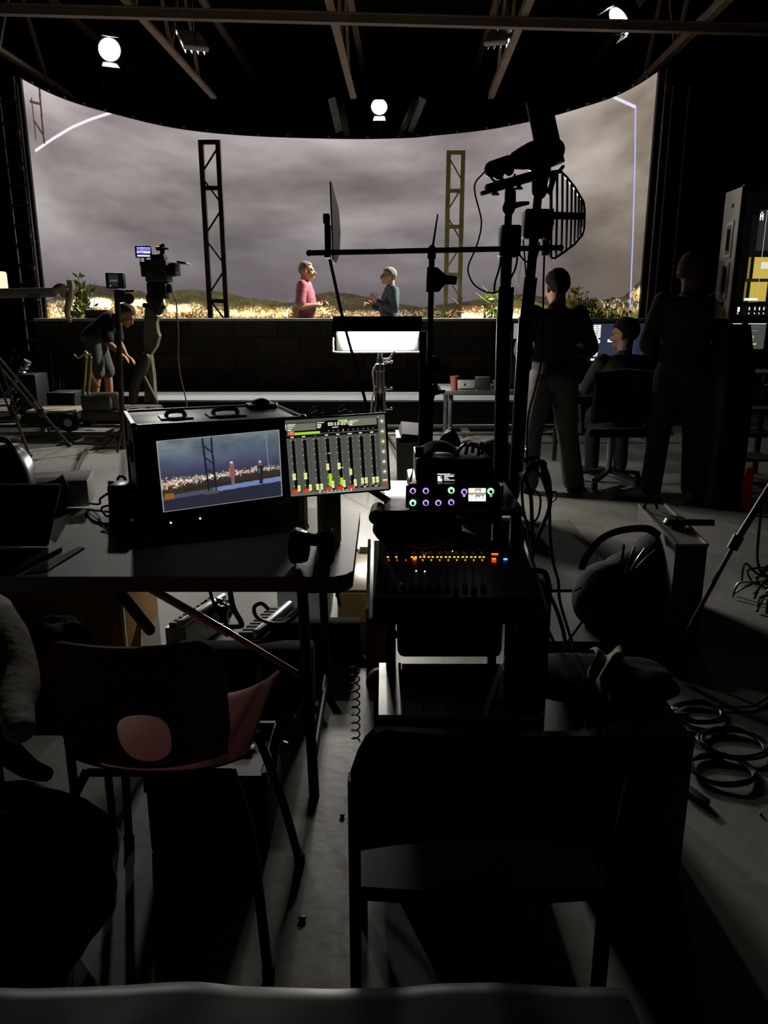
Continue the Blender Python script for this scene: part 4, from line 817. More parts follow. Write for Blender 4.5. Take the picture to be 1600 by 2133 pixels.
for fr in (.12, .88):
    c = pb[0].lerp(pb[1], .5)+V((0, 0, (zt_-zb_)*fr)); m = MB(); m.tube([c+nn*.001, c+nn*.006], .014, 12); m.build('side_hole', BLK, t)
c = pb[0].lerp(pb[1], .55)+V((0, 0, (zt_-zb_)*.05)); m = MB(); m.box(c+nn*.003, (.09, .004, .08), Matrix((nd, nn, V((0, 0, 1)))).transposed()); m.build('sticker', mat('old_sticker', 'a89a70', .7), t)
W_, H_ = 70, 150; SQ = lambda a: a; im = np.zeros((H_, W_, 3)); im[:] = (.02, .02, .02); im[28:, 34-14:] = (.05, .05, .05); im[22:70, 32:] = (.16, .16, .155); im[78:104, 22:26] = (.50, .46, .20); im[78:104, 32:60] = (.78, .68, .30); im[108:132, 20:24] = (.48, .42, .18); im[108:132, 30:60] = (.76, .66, .28); im[104:108, 20:60] = (.12, .11, .08); im[128:131, 22:46] = (1, 1, 1); im[131:134, 28:46] = (.45, .4, .2)
im[84:92, 44:] = (.9, .88, .8); im[22:130, 44:45] = (.7, .7, .6)
text(im, 'A', 33/W_, 24/H_, (1, 1, 1), 2)
for k, x in enumerate((12, 32, 42, 50, 58)): 
    s = 4 if k == 0 else 2; im[139:139+s+2, x:x+s] = (1, .95, .92) if k else (1, 1, 1); im[146:148, x:x+2] = (1, .85, .9)
im[133:137, :] = 0
bz = [pb[1]+V((.03, -.002, .02)), pb[1].lerp(pb[2], .75)+V((0, -.002, .02))]
im = np.concatenate([im[:, 6:], np.zeros((H_, 80, 3))+.03], 1)
picture('case_picture', bz[0], bz[1], bz[1]+V((0, 0, zt_-zb_-.05)), bz[0]+V((0, 0, zt_-zb_-.05)), im, screen_mat('case_screen_picture', 1.), t)
x0, x1 = at(1482, 900, 5.6).x, at(1565, 900, 5.6).x; zc = zb_-.012
t = thing('equipment_cart', 'tall cart under a black cover carrying the upright monitor case', 'cart', ((x0+x1)/2, 5.85, 0))
m = MB(); m.box((x1+.12, 5.78, zc-.01), (.74, .42, .02)); m.build('top_plate', BLKM, t)
def cov(u, v):
    a_ = u*6.28318; w = 1-.40*max(0, v-.72)/.28; cx_ = (x0+x1)/2+.02; return (cx_+(x1-x0)/2*w*math.copysign(abs(math.cos(a_))**.55, math.cos(a_))*(1+.03*math.sin(a_*11)), 5.80+.22*w*math.copysign(abs(math.sin(a_))**.55, math.sin(a_)), .02+(zc-.05)*v)
m = MB(); m.grid(cov, 72, 14); m.build('black_cover', FAB, t, norm=True)
for xx in (x1+.0, x1+.42): m = MB(); m.rod((xx, 5.9, 0), (xx, 5.9, zc-.02), .022, n=10); m.build('post', BLKM, t)
m = MB(); p = [fl(1545, 1030, .14), fl(1553, 985, .27), fl(1567, 978, .28), fl(1562, 1055, .02), fl(1549, 1062, .01)]; YR = 5.42; p = [at(1543, 1018, YR), at(1556, 976, YR), at(1570, 974, YR), at(1562, 1055, YR), at(1551, 1066, YR)]
m.prism(p, (.03, .05, 0)); tag(m.build('red_cloth', mat('red_cloth', 'c81a14', .8)), 'bright red cloth hanging low at the right edge of the covered cart', 'cloth')
# bags in the middle distance
def blob(name, c, r, mt, lb, cat, seed=1, amp=.18, q=2.6):
    m = MB(); c = V(c)
    def f(u, v):
        a_ = u*6.28318; b_ = (v-.5)*3.1416; d = V((math.cos(a_)*math.cos(b_), math.sin(a_)*math.cos(b_), math.sin(b_))); s = (abs(d.x)**q+abs(d.y)**q+abs(d.z)**q)**(-1/q); k = 1+amp*.7*mnoise.noise(d*1.6+V((seed, 0, 0)))+amp*.14*mnoise.noise(d*4.5+V((0, seed, 0)))
        return (c.x+d.x*s*r[0]*k, c.y+d.y*s*r[1]*k, max(.004, c.z+d.z*s*r[2]*k))
    m.grid(f, 40, 24); bmesh.ops.remove_doubles(m.bm, verts=m.bm.verts[:], dist=.0005); return tag(m.build(name, mt, angle=60), lb, cat)
YB = 5.0
a, b = at(822, 960, YB), at(893, 890, YB); m = MB(); z = .0
m.prism([(a.x+.03, YB, .0), (b.x, YB, 0), (b.x, YB, b.z-.06), (a.x+.01, YB, b.z-.07)], (0, .34, 0)); t = tag(m.build('grey_case', mat('soft_grey', '7a7c7e', .7)), 'grey soft-sided case standing on the floor behind the tablet', 'case')
m = MB(); m.prism([(a.x+.03, YB-.02, b.z-.1), (b.x, YB-.02, b.z-.09), (b.x, YB-.02, b.z-.055), (a.x+.05, YB-.02, b.z-.04)], (0, .37, .03)); m.build('lid', mat('lid_grey', '1f2022', .85, spec=.1), t) if False else tag(m.build('grey_tray', mat('lid_grey', '1f2022', .85, spec=.1)), 'pale grey tray lying on top of the grey soft case', 'tray')
c = at(932, 935, 5.0); blob('brown_bag', (c.x, 5.05, .335), (.115, .12, .335), mat('brown_leather', '56382a', .75, bump=.5, spec=.1), 'brown leather bag standing behind the recorder', 'bag', 3, .3)
c = at(1010, 950, 5.1); blob('dark_holdall', (c.x+.02, 5.35, .29), (.27, .16, .29), FAB, 'dark cloth holdall on the floor behind the first mast pole', 'bag', 5)
# ================================================================ FOLDING TABLE AND WHAT IS ON IT
TRK = mat('trunk_black', '090909', .9, spec=.05)
TZ = .74
t = thing('folding_table', 'grey-topped folding table under the monitor case and tablet', 'table', (-1.0, 2.4, 0))
m = MB(); x0, x1, y0, y1 = -1.95, -.088, 2.005, 2.765; r = .05; pl = []
for cx, cy, a0 in ((x1-r, y1-r, 0), (x0+r, y1-r, 90), (x0+r, y0+r, 180), (x1-r, y0+r, 270)):
    for k in range(6): q = R(a0+k*18); pl.append((cx+r*math.cos(q), cy+r*math.sin(q), TZ-.045))
m.prism(pl, (0, 0, .045)); es = [e for e in m.bm.edges if all(v.co.z > TZ-.001 for v in e.verts)]; bmesh.ops.bevel(m.bm, geom=es, offset=.006, segments=2, affect='EDGES')
m.build('table_top', mat('table_plastic', '9a9994', .55, var=.08, scale=40, spec=.25), t)
LEG = mat('table_leg_steel', '2b2b29', .4, .5)
for y in (2.075, 2.70): m = MB(); m.rod((-.215, y, 0), (-.235, y, TZ-.046), .016, n=12); m.build('leg', LEG, t); m = MB(); m.rod((-1.86, y, 0), (-1.84, y, TZ-.046), .016, n=12); m.build('leg', LEG, t)
m = MB(); m.rod((-.22, 2.075, .10), (-.22, 2.70, .10), .013, n=10); m.build('cross_bar', LEG, t)
m = MB(); m.rod((-.235, 2.03, .425), (-.46, 2.04, .57), .009, n=10); m.rod((-.44, 2.035, .557), (-.68, 2.06, .695), .012, n=10); m.build('diagonal_brace', mat('zinc_brace', 'b8b6aa', .3, .9), t)
a, b = at(247, 1232, 2.45), at(312, 1312, 2.55); m = MB(); m.bar(a, b, .03, .03); m.ball(b, .02, n=10); m.build('folding_strut', LEG, t)
m = MB(); m.span(-.22, -.12, 2.03, 2.06, .682, .694); m.build('under_bracket', BLK, t)
# flight case with film monitor
yw = R(22); fx = V((math.cos(yw), math.sin(yw), 0)); bx = V((-math.sin(yw), math.cos(yw), 0)); A = V((-.743, 2.276, TZ)); Wd, Dp, Hh = .52, .37, .375
t = thing('monitor_flight_case', 'black flight case with a lit film monitor in its open front', 'monitor case', A+fx*Wd/2+bx*Dp/2)
Mr = Matrix((fx, bx, V((0, 0, 1)))).transposed()
def cbx(m, x0, x1, y0, y1, z0, z1, bev=0.): return m.box(A+fx*(x0+x1)/2+bx*(y0+y1)/2+V((0, 0, (z0+z1)/2)), (abs(x1-x0), abs(y1-y0), abs(z1-z0)), Mr, bev=bev)
CASE = mat('case_black', '1b1c1c', .38, var=.25, scale=18); EDG = mat('case_edge', '5e5e58', .35, .8)
m = MB(); cbx(m, 0, Wd, .03, Dp, .012, Hh, .006); cbx(m, 0, .022, 0, .04, .012, Hh); cbx(m, Wd-.022, Wd, 0, .04, .012, Hh); cbx(m, 0, Wd, 0, .04, .012, .034); cbx(m, 0, Wd, 0, .04, Hh-.022, Hh); m.build('shell', CASE, t)
m = MB()
for x in (0, Wd):
    for z in (.012, Hh): cbx(m, x-.006, x+.006, -.004, Dp, z-.006, z+.006)
    for y in (0, Dp): cbx(m, x-.006, x+.006, y-.006, y+.006, .012, Hh)
for z in (.012, Hh):
    for y in (0, Dp): cbx(m, 0, Wd, y-.006, y+.006, z-.006, z+.006)
m.build('edging', EDG, t)
for x in (0, Wd):
    for z in (.012, Hh):
        for y in (0, Dp): m = MB(); m.ball(A+fx*x+bx*y+V((0, 0, z)), .012, n=10); m.build('corner_cap', ALU, t)
for x0, x1 in ((.09, .19), (.24, .36)):
    m = MB(); cbx(m, x0, x1, .10, .2, Hh, Hh+.006); pl_ = m.build('lid_plate', EDG, t); m = MB(); m.tube(spline([A+fx*(x0+.02)+bx*.15+V((0, 0, Hh+.006)), A+fx*(x0+.03)+bx*.15+V((0, 0, Hh+.02)), A+fx*(x1-.03)+bx*.15+V((0, 0, Hh+.02)), A+fx*(x1-.02)+bx*.15+V((0, 0, Hh+.006))], 4), .007, 8); m.build('handle', BLKS, pl_)
m = MB(); cbx(m, .40, .50, .24, .32, Hh, Hh+.02, .008); m.ball(A+fx*.45+bx*.28+V((0, 0, Hh+.018)), (.035, .035, .02), n=12); m.build('top_latch', BLK, t)
for z in (.09, .27):
    m = MB(); cbx(m, -.008, 0, .14, .25, z-.03, z+.03, .003); lp = m.build('side_latch', BLKM, t); m = MB(); m.tube([A-fx*.008+bx*.195+V((0, 0, z)), A-fx*.016+bx*.195+V((0, 0, z))], .018, 12); m.build('latch_knob', EDG, lp)
PN = A+bx*.028; nF = -bx
cs = [onplane(x, y, PN, nF) for x, y in ((341, 1066), (587, 1032), (580, 895), (326, 919))]
o = bx*.0012
m = MB(); e = .004; cx = sum(cs, V())/4
m.prism([cx+(c-cx)*1.16-o*2 for c in cs], bx*.004); bz = m.build('bezel', BLKS, t)
m = MB(); ring_o = [m.bm.verts.new(cx+(c-cx)*1.008-o*3) for c in cs]; ring_i = [m.bm.verts.new(cx+(c-cx)*.992-o*3) for c in cs]
for k in range(4): m.bm.faces.new((ring_o[k], ring_o[(k+1) % 4], ring_i[(k+1) % 4], ring_i[k]))
m.build('screen_border', glow('border_glow', 'a9a6a4', .8), bz, smooth=False)
def film_picture():
    h, w = 150, 280; im = np.zeros((h, w, 3)); y = np.linspace(0, 1, h)[:, None]*np.ones((1, w)); x = np.linspace(0, 1, w)[None, :]*np.ones((h, 1))
    c = np.array([(.36, .40, .42), (.33, .38, .43), (.27, .29, .38), (.22, .22, .30), (.19, .19, .27)])
    for k in range(3): im[..., k] = np.interp(y, [0, .18, .36, .5, 1], c[:, k])
    n = vnoise(h, w, 5, 4, 4, 9); im += ((n-.5)*.34*np.clip(1-y*2.1, 0, 1))[..., None]
    hz = .60-.03*x; gr = (y > hz+.02); gc = np.array([.20, .17, .14]); im[gr] = gc; r = np.random.default_rng(3)
    for _ in range(1100):
        a = r.beta(.9, 1.3); xx = int(a*w); sp = .035+.09*max(0, .42-a); yy = int((.585-.035*a+r.normal(0, sp*.5)+(.05*max(0, .4-a)*r.random()*3))*h)
        if .50*h < yy < .86*h: s = 1+(r.random() < .5); im[yy:yy+s, xx:xx+s+(r.random() < .3)] = np.array([(1, .97, .9), (1, .86, .66), (.9, .7, .5), (1, 1, .97)][r.integers(4)])*r.uniform(.6, 1.1)
    band = (y > .76-.10*x+.0) & (x < .5); im[(y > .78-.07*x) & (y < .84-.07*x)] = (.26, .29, .38)
    im[(y > .775-.075*x) & (y < .835-.06*x) & (x > .42)] = (.40, .48, .66); im[y > .84-.055*x] = (.15, .155, .21)
    im[(y > .70-.03*x) & (y < .77-.07*x) & (x > .18)] *= .85; im[h*3//4:h*5//6, 6:26] = (.55, .33, .12)
    def ln(x0, y0, x1, y1, c, wd=2):
        k = 300
        for i in range(k): X = int((x0+(x1-x0)*i/k)*w); Y = int((y0+(y1-y0)*i/k)*h); im[Y:Y+wd, X:X+wd] = c
    bl = (.10, .11, .15); ln(.355, .02, .375, .80, bl, 4); ln(.425, .02, .435, .80, bl, 4)
    for a in (.12, .28, .44, .62): ln(.36, a, .43, a+.11, bl, 2)
    ln(.37, .66, .435, .65, bl, 3); ln(.885, .05, .895, .55, (.42, .52, .55), 2); ln(.92, .05, .925, .55, (.30, .34, .35), 2); rect(im, .34, .78, .46, .83, (.30, .28, .27))
    def man(x, y, c, hd, tr): rect(im, x-.016, y, x+.016, y+.075, hd); rect(im, x-.024, y+.07, x+.022, y+.22, c); rect(im, x-.028, y+.09, x-.018, y+.2, [v*1.3 for v in c]); rect(im, x-.014, y+.22, x+.014, y+.34, tr); rect(im, x-.012, y-.005, x+.008, y+.02, (.85, .8, .76))
    man(.585, .40, (.50, .30, .32), (.52, .38, .33), (.40, .36, .38)); man(.825, .43, (.12, .13, .15), (.42, .34, .31), (.13, .13, .14)); rect(im, .61, .52, .63, .545, (.8, .65, .55)); rect(im, .775, .5, .80, .52, (.8, .7, .62)); rect(im, .81, .53, .818, .62, (.5, .5, .52))
    p = np.pad(im, ((1, 1), (1, 1), (0, 0)), 'edge'); im = im*.4+.15*(p[:-2, 1:-1]+p[2:, 1:-1]+p[1:-1, :-2]+p[1:-1, 2:])
    return np.clip(im, 0, 1)
picture('monitor_picture', cs[0]-o*2.6, cs[1]-o*2.6, cs[2]-o*2.6, cs[3]-o*2.6, film_picture(), screen_mat('film_picture', 1.15), bz)
c = onplane(355, 903, PN, nF); m = MB(); m.box(c-bx*.004, (.05, .004, .007), Mr, bev=.001); m.build('painted_highlight', mat('highlight_white', 'd8d8dc', .3), t)  # reflection highlight above the screen, painted as a small white strip
for x, y in ((356, 1089), (417, 1080)): m = MB(); m.ball(onplane(x, y, PN-bx*.012, nF), .0032, n=8); m.build('status_light', glow('amber_led', 'd8e07a', 2.5), t)
m = MB(); cbx(m, .03, Wd-.03, .018, .03, .036, .085); m.build('control_strip', BLK, t)
# tablet with mixer picture
tc = at(700, 950, 2.0); TN = V((.10, -1, .12)).normalized()
q = [onplane(x, y, tc, TN) for x, y in ((606, 1034), (809.5, 1018), (801, 863), (593.5, 876))]
t = thing('tablet', 'tablet showing audio faders on an arm between case and cart', 'tablet', q[0].lerp(q[1], .5)-V((0, 0, .02)))
cx = sum(q, V())/4; m = MB(); m.prism([cx+(c-cx)*1.05+TN*.001 for c in q], -TN*.010); bmesh.ops.bevel(m.bm, geom=m.bm.edges[:], offset=.003, segments=2, affect='EDGES'); m.build('body', BLKS, t)
def mixer():
    h, w = 230, 306; im = np.zeros((h, w, 3)); im[:] = (.31, .315, .29); px = 1/w; K = (.03, .03, .03); G = (.62, .86, .14); WT = (.93, .93, .9)
    rect(im, 0, .045, .925, .19, K); rect(im, .008, .05, .305, .145, (.43, .43, .37)); rect(im, .635, .035, .915, .125, (.45, .45, .39)); rect(im, 0, .05, .008, .12, WT)
    for (x0, y0, x1) in ((.02, .05, .10), (.02, .072, .09), (.025, .098, .07), (.02, .128, .055), (.64, .055, .73), (.645, .078, .69), (.64, .102, .67), (.315, .05, .39), (.315, .075, .36), (.315, .095, .36), (.315, .115, .35), (.56, .085, .60), (.56, .11, .60), (.925, .02, .975)): rect(im, x0, y0, x1, y0+.011, WT)
    rect(im, .395, .035, .625, .16, (.02, .02, .02)); text(im, '00:13:00:12', .425, .062, (.95, .9, .78), 2); rect(im, .465, .12, .525, .133, (.8, .8, .75)); rect(im, .53, .035, .60, .055, (.6, .85, .45)); rect(im, .585, .035, .625, .075, (.6, .85, .45))
    rect(im, .08, .165, .34, .195, G); rect(im, .03, .145, .085, .20, (.85, .2, .13)); rect(im, .04, .155, .075, .165, (1, .7, .6)); rect(im, .04, .178, .075, .188, (1, .7, .6)); rect(im, .015, .155, .03, .185, (.6, .7, .5))
    for k in range(10): rect(im, .42+k*.05, .165, .43+k*.05, .175, (.75, .75, .7))
    rect(im, .57, .155, .58, .185, (.85, .55, .4)); rect(im, 0, .205, .925, .235, (.06, .06, .055))
    for k in range(8):
        x = .012+k*.1145; c = x+.052
        rect(im, x+.012, .212, x+.082, .238, K); rect(im, x+.03, .219, x+.062 + (.012 if k == 5 else 0), .231, WT if k != 2 else (.3, .3, .3))
        rect(im, x+.095, .24, x+.10, .93, (.22, .22, .21)); rect(im, x+.037, .27, x+.068, .90, K)
        for j, yy in enumerate((.26, .32, .385, .46, .56, .67, .78, .86)): rect(im, x+.028, yy, x+.034, yy+.012, (.85, .85, .8)); rect(im, x+.077, yy, x+.081, yy+.008, (.7, .7, .66))
        rect(im, x+.012, .905, x+.10, .955, (.08, .08, .08)); rect(im, x+.07, .92, x+.092, .932, WT); rect(im, x+.05, .94, x+.068, .95, WT)
        cap = [(.70, .86), (.70, .86), (.86, .86), (.60, .835), (.60, .835), (.69, .835), (.82, .82), (.82, .82)][k]
        if k in (3, 4): rect(im, x+.040, (.735 if k == 3 else .80), x+.072, .905, G)
        for z, (yy, xx) in enumerate(((cap[0], x+.022), (cap[1], x+.063))):
            rect(im, xx, yy, xx+.030, yy+.085, (.86, .88, .58)); rect(im, xx, yy+.04, xx+.030, yy+.045, (.6, .62, .4))
        if k in (0, 1, 3, 4, 5): rect(im, x+.008, .915, x+.06, .955, (.87, .20, .12))
        elif k > 5: rect(im, x+.006, .905, x+.05, .93, (.45, .46, .44))
    rect(im, .402, .455, .432, .475, (.75, .5, .3)); rect(im, .52, .66, .55, .668, WT)
    rect(im, .935, .0, 1, 1, (.37, .37, .33)); rect(im, 0, .958, 1, 1, (.40, .40, .36))
    yy, xx = np.mgrid[0:h, 0:w]
    for k, cy in enumerate((.085, .22, .355, .49, .625, .76)):
        d = np.hypot((xx-.967*w), (yy-cy*h)); a = np.clip(9-d, 0, 1)[..., None]*.5; im = im*(1-a)+a*(np.array([.62, .63, .55]) if k != 2 else np.array([.66, .68, .35])); im[d < 3.2] = (1, 1, .97) if k != 2 else (1, 1, .75)
    rect(im, .945, .865, .99, .885, (.95, .85, .8)); rect(im, .945, .895, .99, .915, (.9, .25, .18))
    for k in range(9): rect(im, .29+k*.04, .962, .303+k*.04, .978, (.95, .95, .92) if k in (0, 8) else (.75, .75, .7))
    rect(im, .36, .986, .62, .992, (.97, .97, .95)); return im
picture('mixer_picture', *[c+TN*.0025 for c in q], mixer(), screen_mat('mixer_picture', 1.05), t)
m = MB()
for x, y in ((660, 857), (719, 854)): p = onplane(x, y, tc, TN); m.limb([p-V((.015, 0, 0)), p+V((0, 0, .008)), p+V((.015, 0, 0))], [.005, .007, .005], 8, 3)
m.build('top_clips', CHR, t)
m = MB(); p = cx-TN*.014; m.box(p-V((0, 0, .06)), (.14, .012, .03), bev=.003); m.rod(p, p+V((.06, .10, -.10)), .010, n=10); m.rod(p+V((.06, .10, -.10)), V((.03, 2.18, .90)), .010, n=10); m.build('holder_arm', BLKM, t)
# bottle, headphones
m = MB(); c = V((-.172, 2.33, TZ)); m.lathe([(.034, 0), (.037, .006), (.037, .19), (.030, .21), (.023, .22), (.023, .225)], c, 28); bt = m.build('bottle', mat('olive_bottle', 'a9a352', .4, 0., var=.08), None); tag(bt, 'olive green metal bottle standing on the folding table behind the headphones', 'bottle')
m = MB(); m.lathe([(.026, .226), (.026, .255), (.020, .262)], c, 24); m.build('cap', BLK, bt)
hc = V((-.205, 2.115, TZ)); t = thing('headphones', 'black over-ear headphones lying on the table corner before the bottle', 'headphones', hc)
for s, dx in ((-1, -.036), (1, .034)):
    c = hc+V((dx, .0, .052)); rt = Matrix.Rotation(R(8*s), 3, 'Z') @ Matrix.Rotation(R(90), 3, 'Y'); m = MB(); m.lathe([(.02, -.022*s), (.043, -.020*s), (.048, -.005*s), (.048, .004*s), (.046, .006*s)], c, 24, rt); e = m.build('ear_cup', BLKS, t); m = MB(); m.lathe([(.047, .006*s), (.052, .014*s), (.046, .024*s), (.026, .025*s)], c, 24, rt); m.build('ear_pad', RUB, e)
m = MB(); m.tube(spline([hc+V((-.05, .01, .085)), hc+V((-.045, .05, .075)), hc+V((0, .09, .045)), hc+V((.045, .05, .075)), hc+V((.05, .01, .085))], 6), .012, 8, sx=1.6); m.build('headband', RUB, t)
# left of the table
t = thing('laptop', 'black laptop with raised dark lid at the left end of the table', 'laptop', (-1.18, 2.25, TZ))
a, b, c_, d_ = V((-1.36, 2.235, TZ+.014)), at(101, 1158, 2.235), at(126, 1010, 2.33), V((-1.36, 2.33, 0)); d_.z = c_.z; b.z = TZ+.014
m = MB(); m.prism([a, b, c_, d_], (0, .012, .002)); bmesh.ops.bevel(m.bm, geom=m.bm.edges[:], offset=.003, segments=2, affect='EDGES'); m.build('lid', BLK, t)
m = MB(); m.prism([(-1.36, 2.24, TZ), (-.985, 2.24, TZ), fl(176, 1143, TZ).lerp(fl(176, 1143, TZ), 1)+V((-.06, -.02, 0)), (-1.02, 2.03, TZ), (-1.36, 2.03, TZ)], (0, 0, .012)); m.build('base', DGR, t)
m = MB(); p = fl(176, 1143, TZ); m.prism([fl(165, 1141, TZ), fl(176, 1143, TZ), fl(100, 1190, TZ), fl(52, 1196, TZ), fl(70, 1185, TZ)], (0, 0, .004)); tag(m.build('notebook', mat('notebook_dark', '34363c', .7)), 'thin dark notebook lying on the table before the laptop', 'notebook')
a = fl(182, 1054, TZ); m = MB(); m.box((a.x-.14, a.y+.06, TZ+.05), (.26, .20, .10), R(14), bev=.004); cb_ = tag(m.build('grey_carton', mat('carton_grey', '77756f', .7)), 'grey carton on the table right of the black laptop', 'carton')
m = MB(); m.box((a.x-.17, a.y+.06, TZ+.1005), (.09, .05, .001), R(14)); m.build('top_label', BLK, cb_)
c = fl(248, 1092, TZ); t = tag(MB().span(c.x-.032, c.x+.032, c.y, c.y+.09, TZ, TZ+.135, bev=.008).build('black_speaker', BLKS), 'small upright black speaker on the table beside the monitor case', 'speaker')
for pts, r_, lb in (([fl(238, 1020, .83), fl(210, 1038, .8), fl(207, 1050, .77), fl(182, 1048, .745)], .004, 'thin black cable looping from the speaker to the grey carton'), ([fl(232, 1092, .744), fl(195, 1085, .744), fl(182, 1064, .744), fl(205, 1064, .76), fl(232, 1068, .78), fl(222, 1075, .77), fl(212, 1058, .79), fl(232, 1052, .80)], .004, 'black cable curling in loops beside the small speaker')):
    m = MB(); m.tube(spline(pts, 8), r_, 6); tag(m.build('speaker_cable', BLK), lb, 'cable')
c = fl(237, 1022, TZ); c.y = 2.68; c.x = (240-800)/F_PX/.965*2.68; m = MB(); m.box((c.x-.006, 2.68, TZ+.062), (.022, .012, .12), Matrix.Rotation(.06, 3, 'Y'), bev=.004); tag(m.build('green_marker', mat('green_pen', '2d7a36', .4)), 'green marker standing behind the small black speaker', 'marker')
m = MB(); m.lathe([(.03, 0), (.032, .03), (.036, .05)], (c.x+.012, 2.70, TZ), 16); tag(m.build('pen_pot', BLK), 'dark pot holding the green marker and scissors', 'pot')
m = MB(); m.tube([(c.x+.032+.016*math.cos(a_*.6283), 2.69, TZ+.115+.022*math.sin(a_*.6283)) for a_ in range(11)], .005, 6); m.rod((c.x+.03, 2.69, TZ+.095), (c.x+.02, 2.69, TZ+.04), .005, n=6); tag(m.build('scissors', mat('orange_handle', 'b5532a', .5)), 'scissors with dark orange handle beside the green marker', 'scissors')
c = at(28, 1000, 2.62); blob('black_bag', (c.x-.02, 2.62, TZ+.13), (.085, .09, .13), BLKS, 'shiny black bag with a handle standing behind the laptop', 'bag', 8, .12)
m = MB(); m.tube(spline([(c.x-.07, 2.60, TZ+.22), (c.x-.05, 2.60, TZ+.275), (c.x+.0, 2.60, TZ+.28), (c.x+.03, 2.60, TZ+.23)], 5), .010, 8); m.build('handle', RUB, bpy.data.objects['black_bag'])
m = MB(); vz = lambda u: .05+.055*max(0, (u-.35))/.65+.012*math.sin(u*5); a, b = at(66, 1000, 2.68), at(131, 1000, 2.68); m.grid(lambda u, v: (a.x+(b.x-a.x)*u, 2.68+.04*math.sin(v*3.1), TZ+v*(.03+vz(u)*1.25)), 16, 6, thick=.004); tag(m.build('grey_visor', mat('visor_grey', '63655f', .3)), 'curved grey plastic visor standing at the back of the table', 'visor')
# under the table
a = fl(252, 1338); YY = 3.05; x1 = at(256, 1300, YY).x; m = MB(); m.span(-1.95, x1, YY, YY+.5, 0, .52, bev=.006); t = tag(m.build('yellow_crate', mat('ochre_wood', '8a6418', .7, var=.2, scale=3)), 'big ochre-yellow wooden crate on the floor under the left end of the table', 'crate')
m = MB(); m.span(at(62, 1320, YY).x, at(112, 1320, YY).x, YY-.004, YY+.002, .13, .19); m.build('hand_hole', BLK, t)
m = MB(); m.bar((x1+.004, YY, 0), (x1+.004, YY, .52), .012, .012); m.build('edge_strip', mat('pale_strip', 'b9b19a', .5), t)
m = MB(); p = [at(262, 1385, 3.0), at(294, 1385, 3.0), at(294, 1304, 3.0), at(288, 1290, 3.0)]; m.prism(p, (0, .02, .0)); tag(m.build('yellow_board', mat('yellow_board', 'd5b040', .6)), 'bright yellow board leaning beside the ochre crate', 'board')
m = MB(); a, b = at(252, 1300, 3.25), at(280, 1270, 3.25); m.span(a.x, b.x, 3.25, 3.4, a.z-.06, b.z, bev=.01); tag(m.build('orange_box', mat('orange_plastic', 'c85a12', .5)), 'orange plastic box behind the ochre crate', 'box')
def fins(px0, px1, pyb, pyt, Y, lb, n, lean):
    a, b = at(px0, pyb, Y), at(px1, pyt, Y+.18); t = thing('finned_unit', lb, 'power unit', ((a.x+b.x)/2, Y+.1, 0)); w = b.x-a.x
    sh = lambda x, y, z: (x+lean*(y-Y), y, z)
    m = MB(); m.prism([sh(a.x, Y, .02), sh(a.x+w*.95, Y, .02), sh(a.x+w*.95, Y+.34, .02), sh(a.x, Y+.34, .02)], (0, 0, .12)); m.build('body', mat('unit_silver', '8f8f8a', .35, .8), t)
    m = MB()
    for k in range(n): y = Y+.02+k*.3/n; m.prism([sh(a.x+w*.05, y, .141), sh(a.x+w*.52, y, .141), sh(a.x+w*.52, y+.16/n, .141), sh(a.x+w*.05, y+.16/n, .141)], (0, 0, .012))
    m.build('fins', BLK, t); m = MB(); m.limb([sh(a.x+w*.68, Y+.01, .15), sh(a.x+w*.68, Y+.33, .15)], [.022, .022], 12, 2); m.build('tube_handle', ALU, t); return t
fins(345, 410, 1322, 1285, 3.05, 'silver finned power unit lying under the table beside the grip handle', 9, .35)
fins(490, 566, 1342, 1288, 2.95, 'silver finned power unit lying nearer the clear plastic boxes', 9, .3)
blob('plastic_wrap', (at(440, 1280, 3.25).x, 3.3, .10), (.07, .07, .06), PLS, 'crumpled shiny black plastic on the floor between the finned units', 'plastic', 4, .5)
def frosted(name, c):
    m = bpy.data.materials.new(name); m.use_nodes = True; nt = m.node_tree; nt.nodes.clear(); L = nt.links.new
    a, b, g, x1, x2, o = (nt.nodes.new('ShaderNode'+q) for q in ('BsdfTranslucent', 'BsdfDiffuse', 'BsdfGlossy', 'MixShader', 'MixShader', 'OutputMaterial'))
    a.inputs[0].default_value = b.inputs[0].default_value = (*c, 1); g.inputs['Roughness'].default_value = .25; x1.inputs[0].default_value = .5; x2.inputs[0].default_value = .08
    L(a.outputs[0], x1.inputs[1]); L(b.outputs[0], x1.inputs[2]); L(x1.outputs[0], x2.inputs[1]); L(g.outputs[0], x2.inputs[2]); L(x2.outputs[0], o.inputs[0]); return m
CLR = frosted('frosted_plastic', (.86, .89, .92)); CLY = frosted('frosted_plastic_warm', (.93, .84, .58))
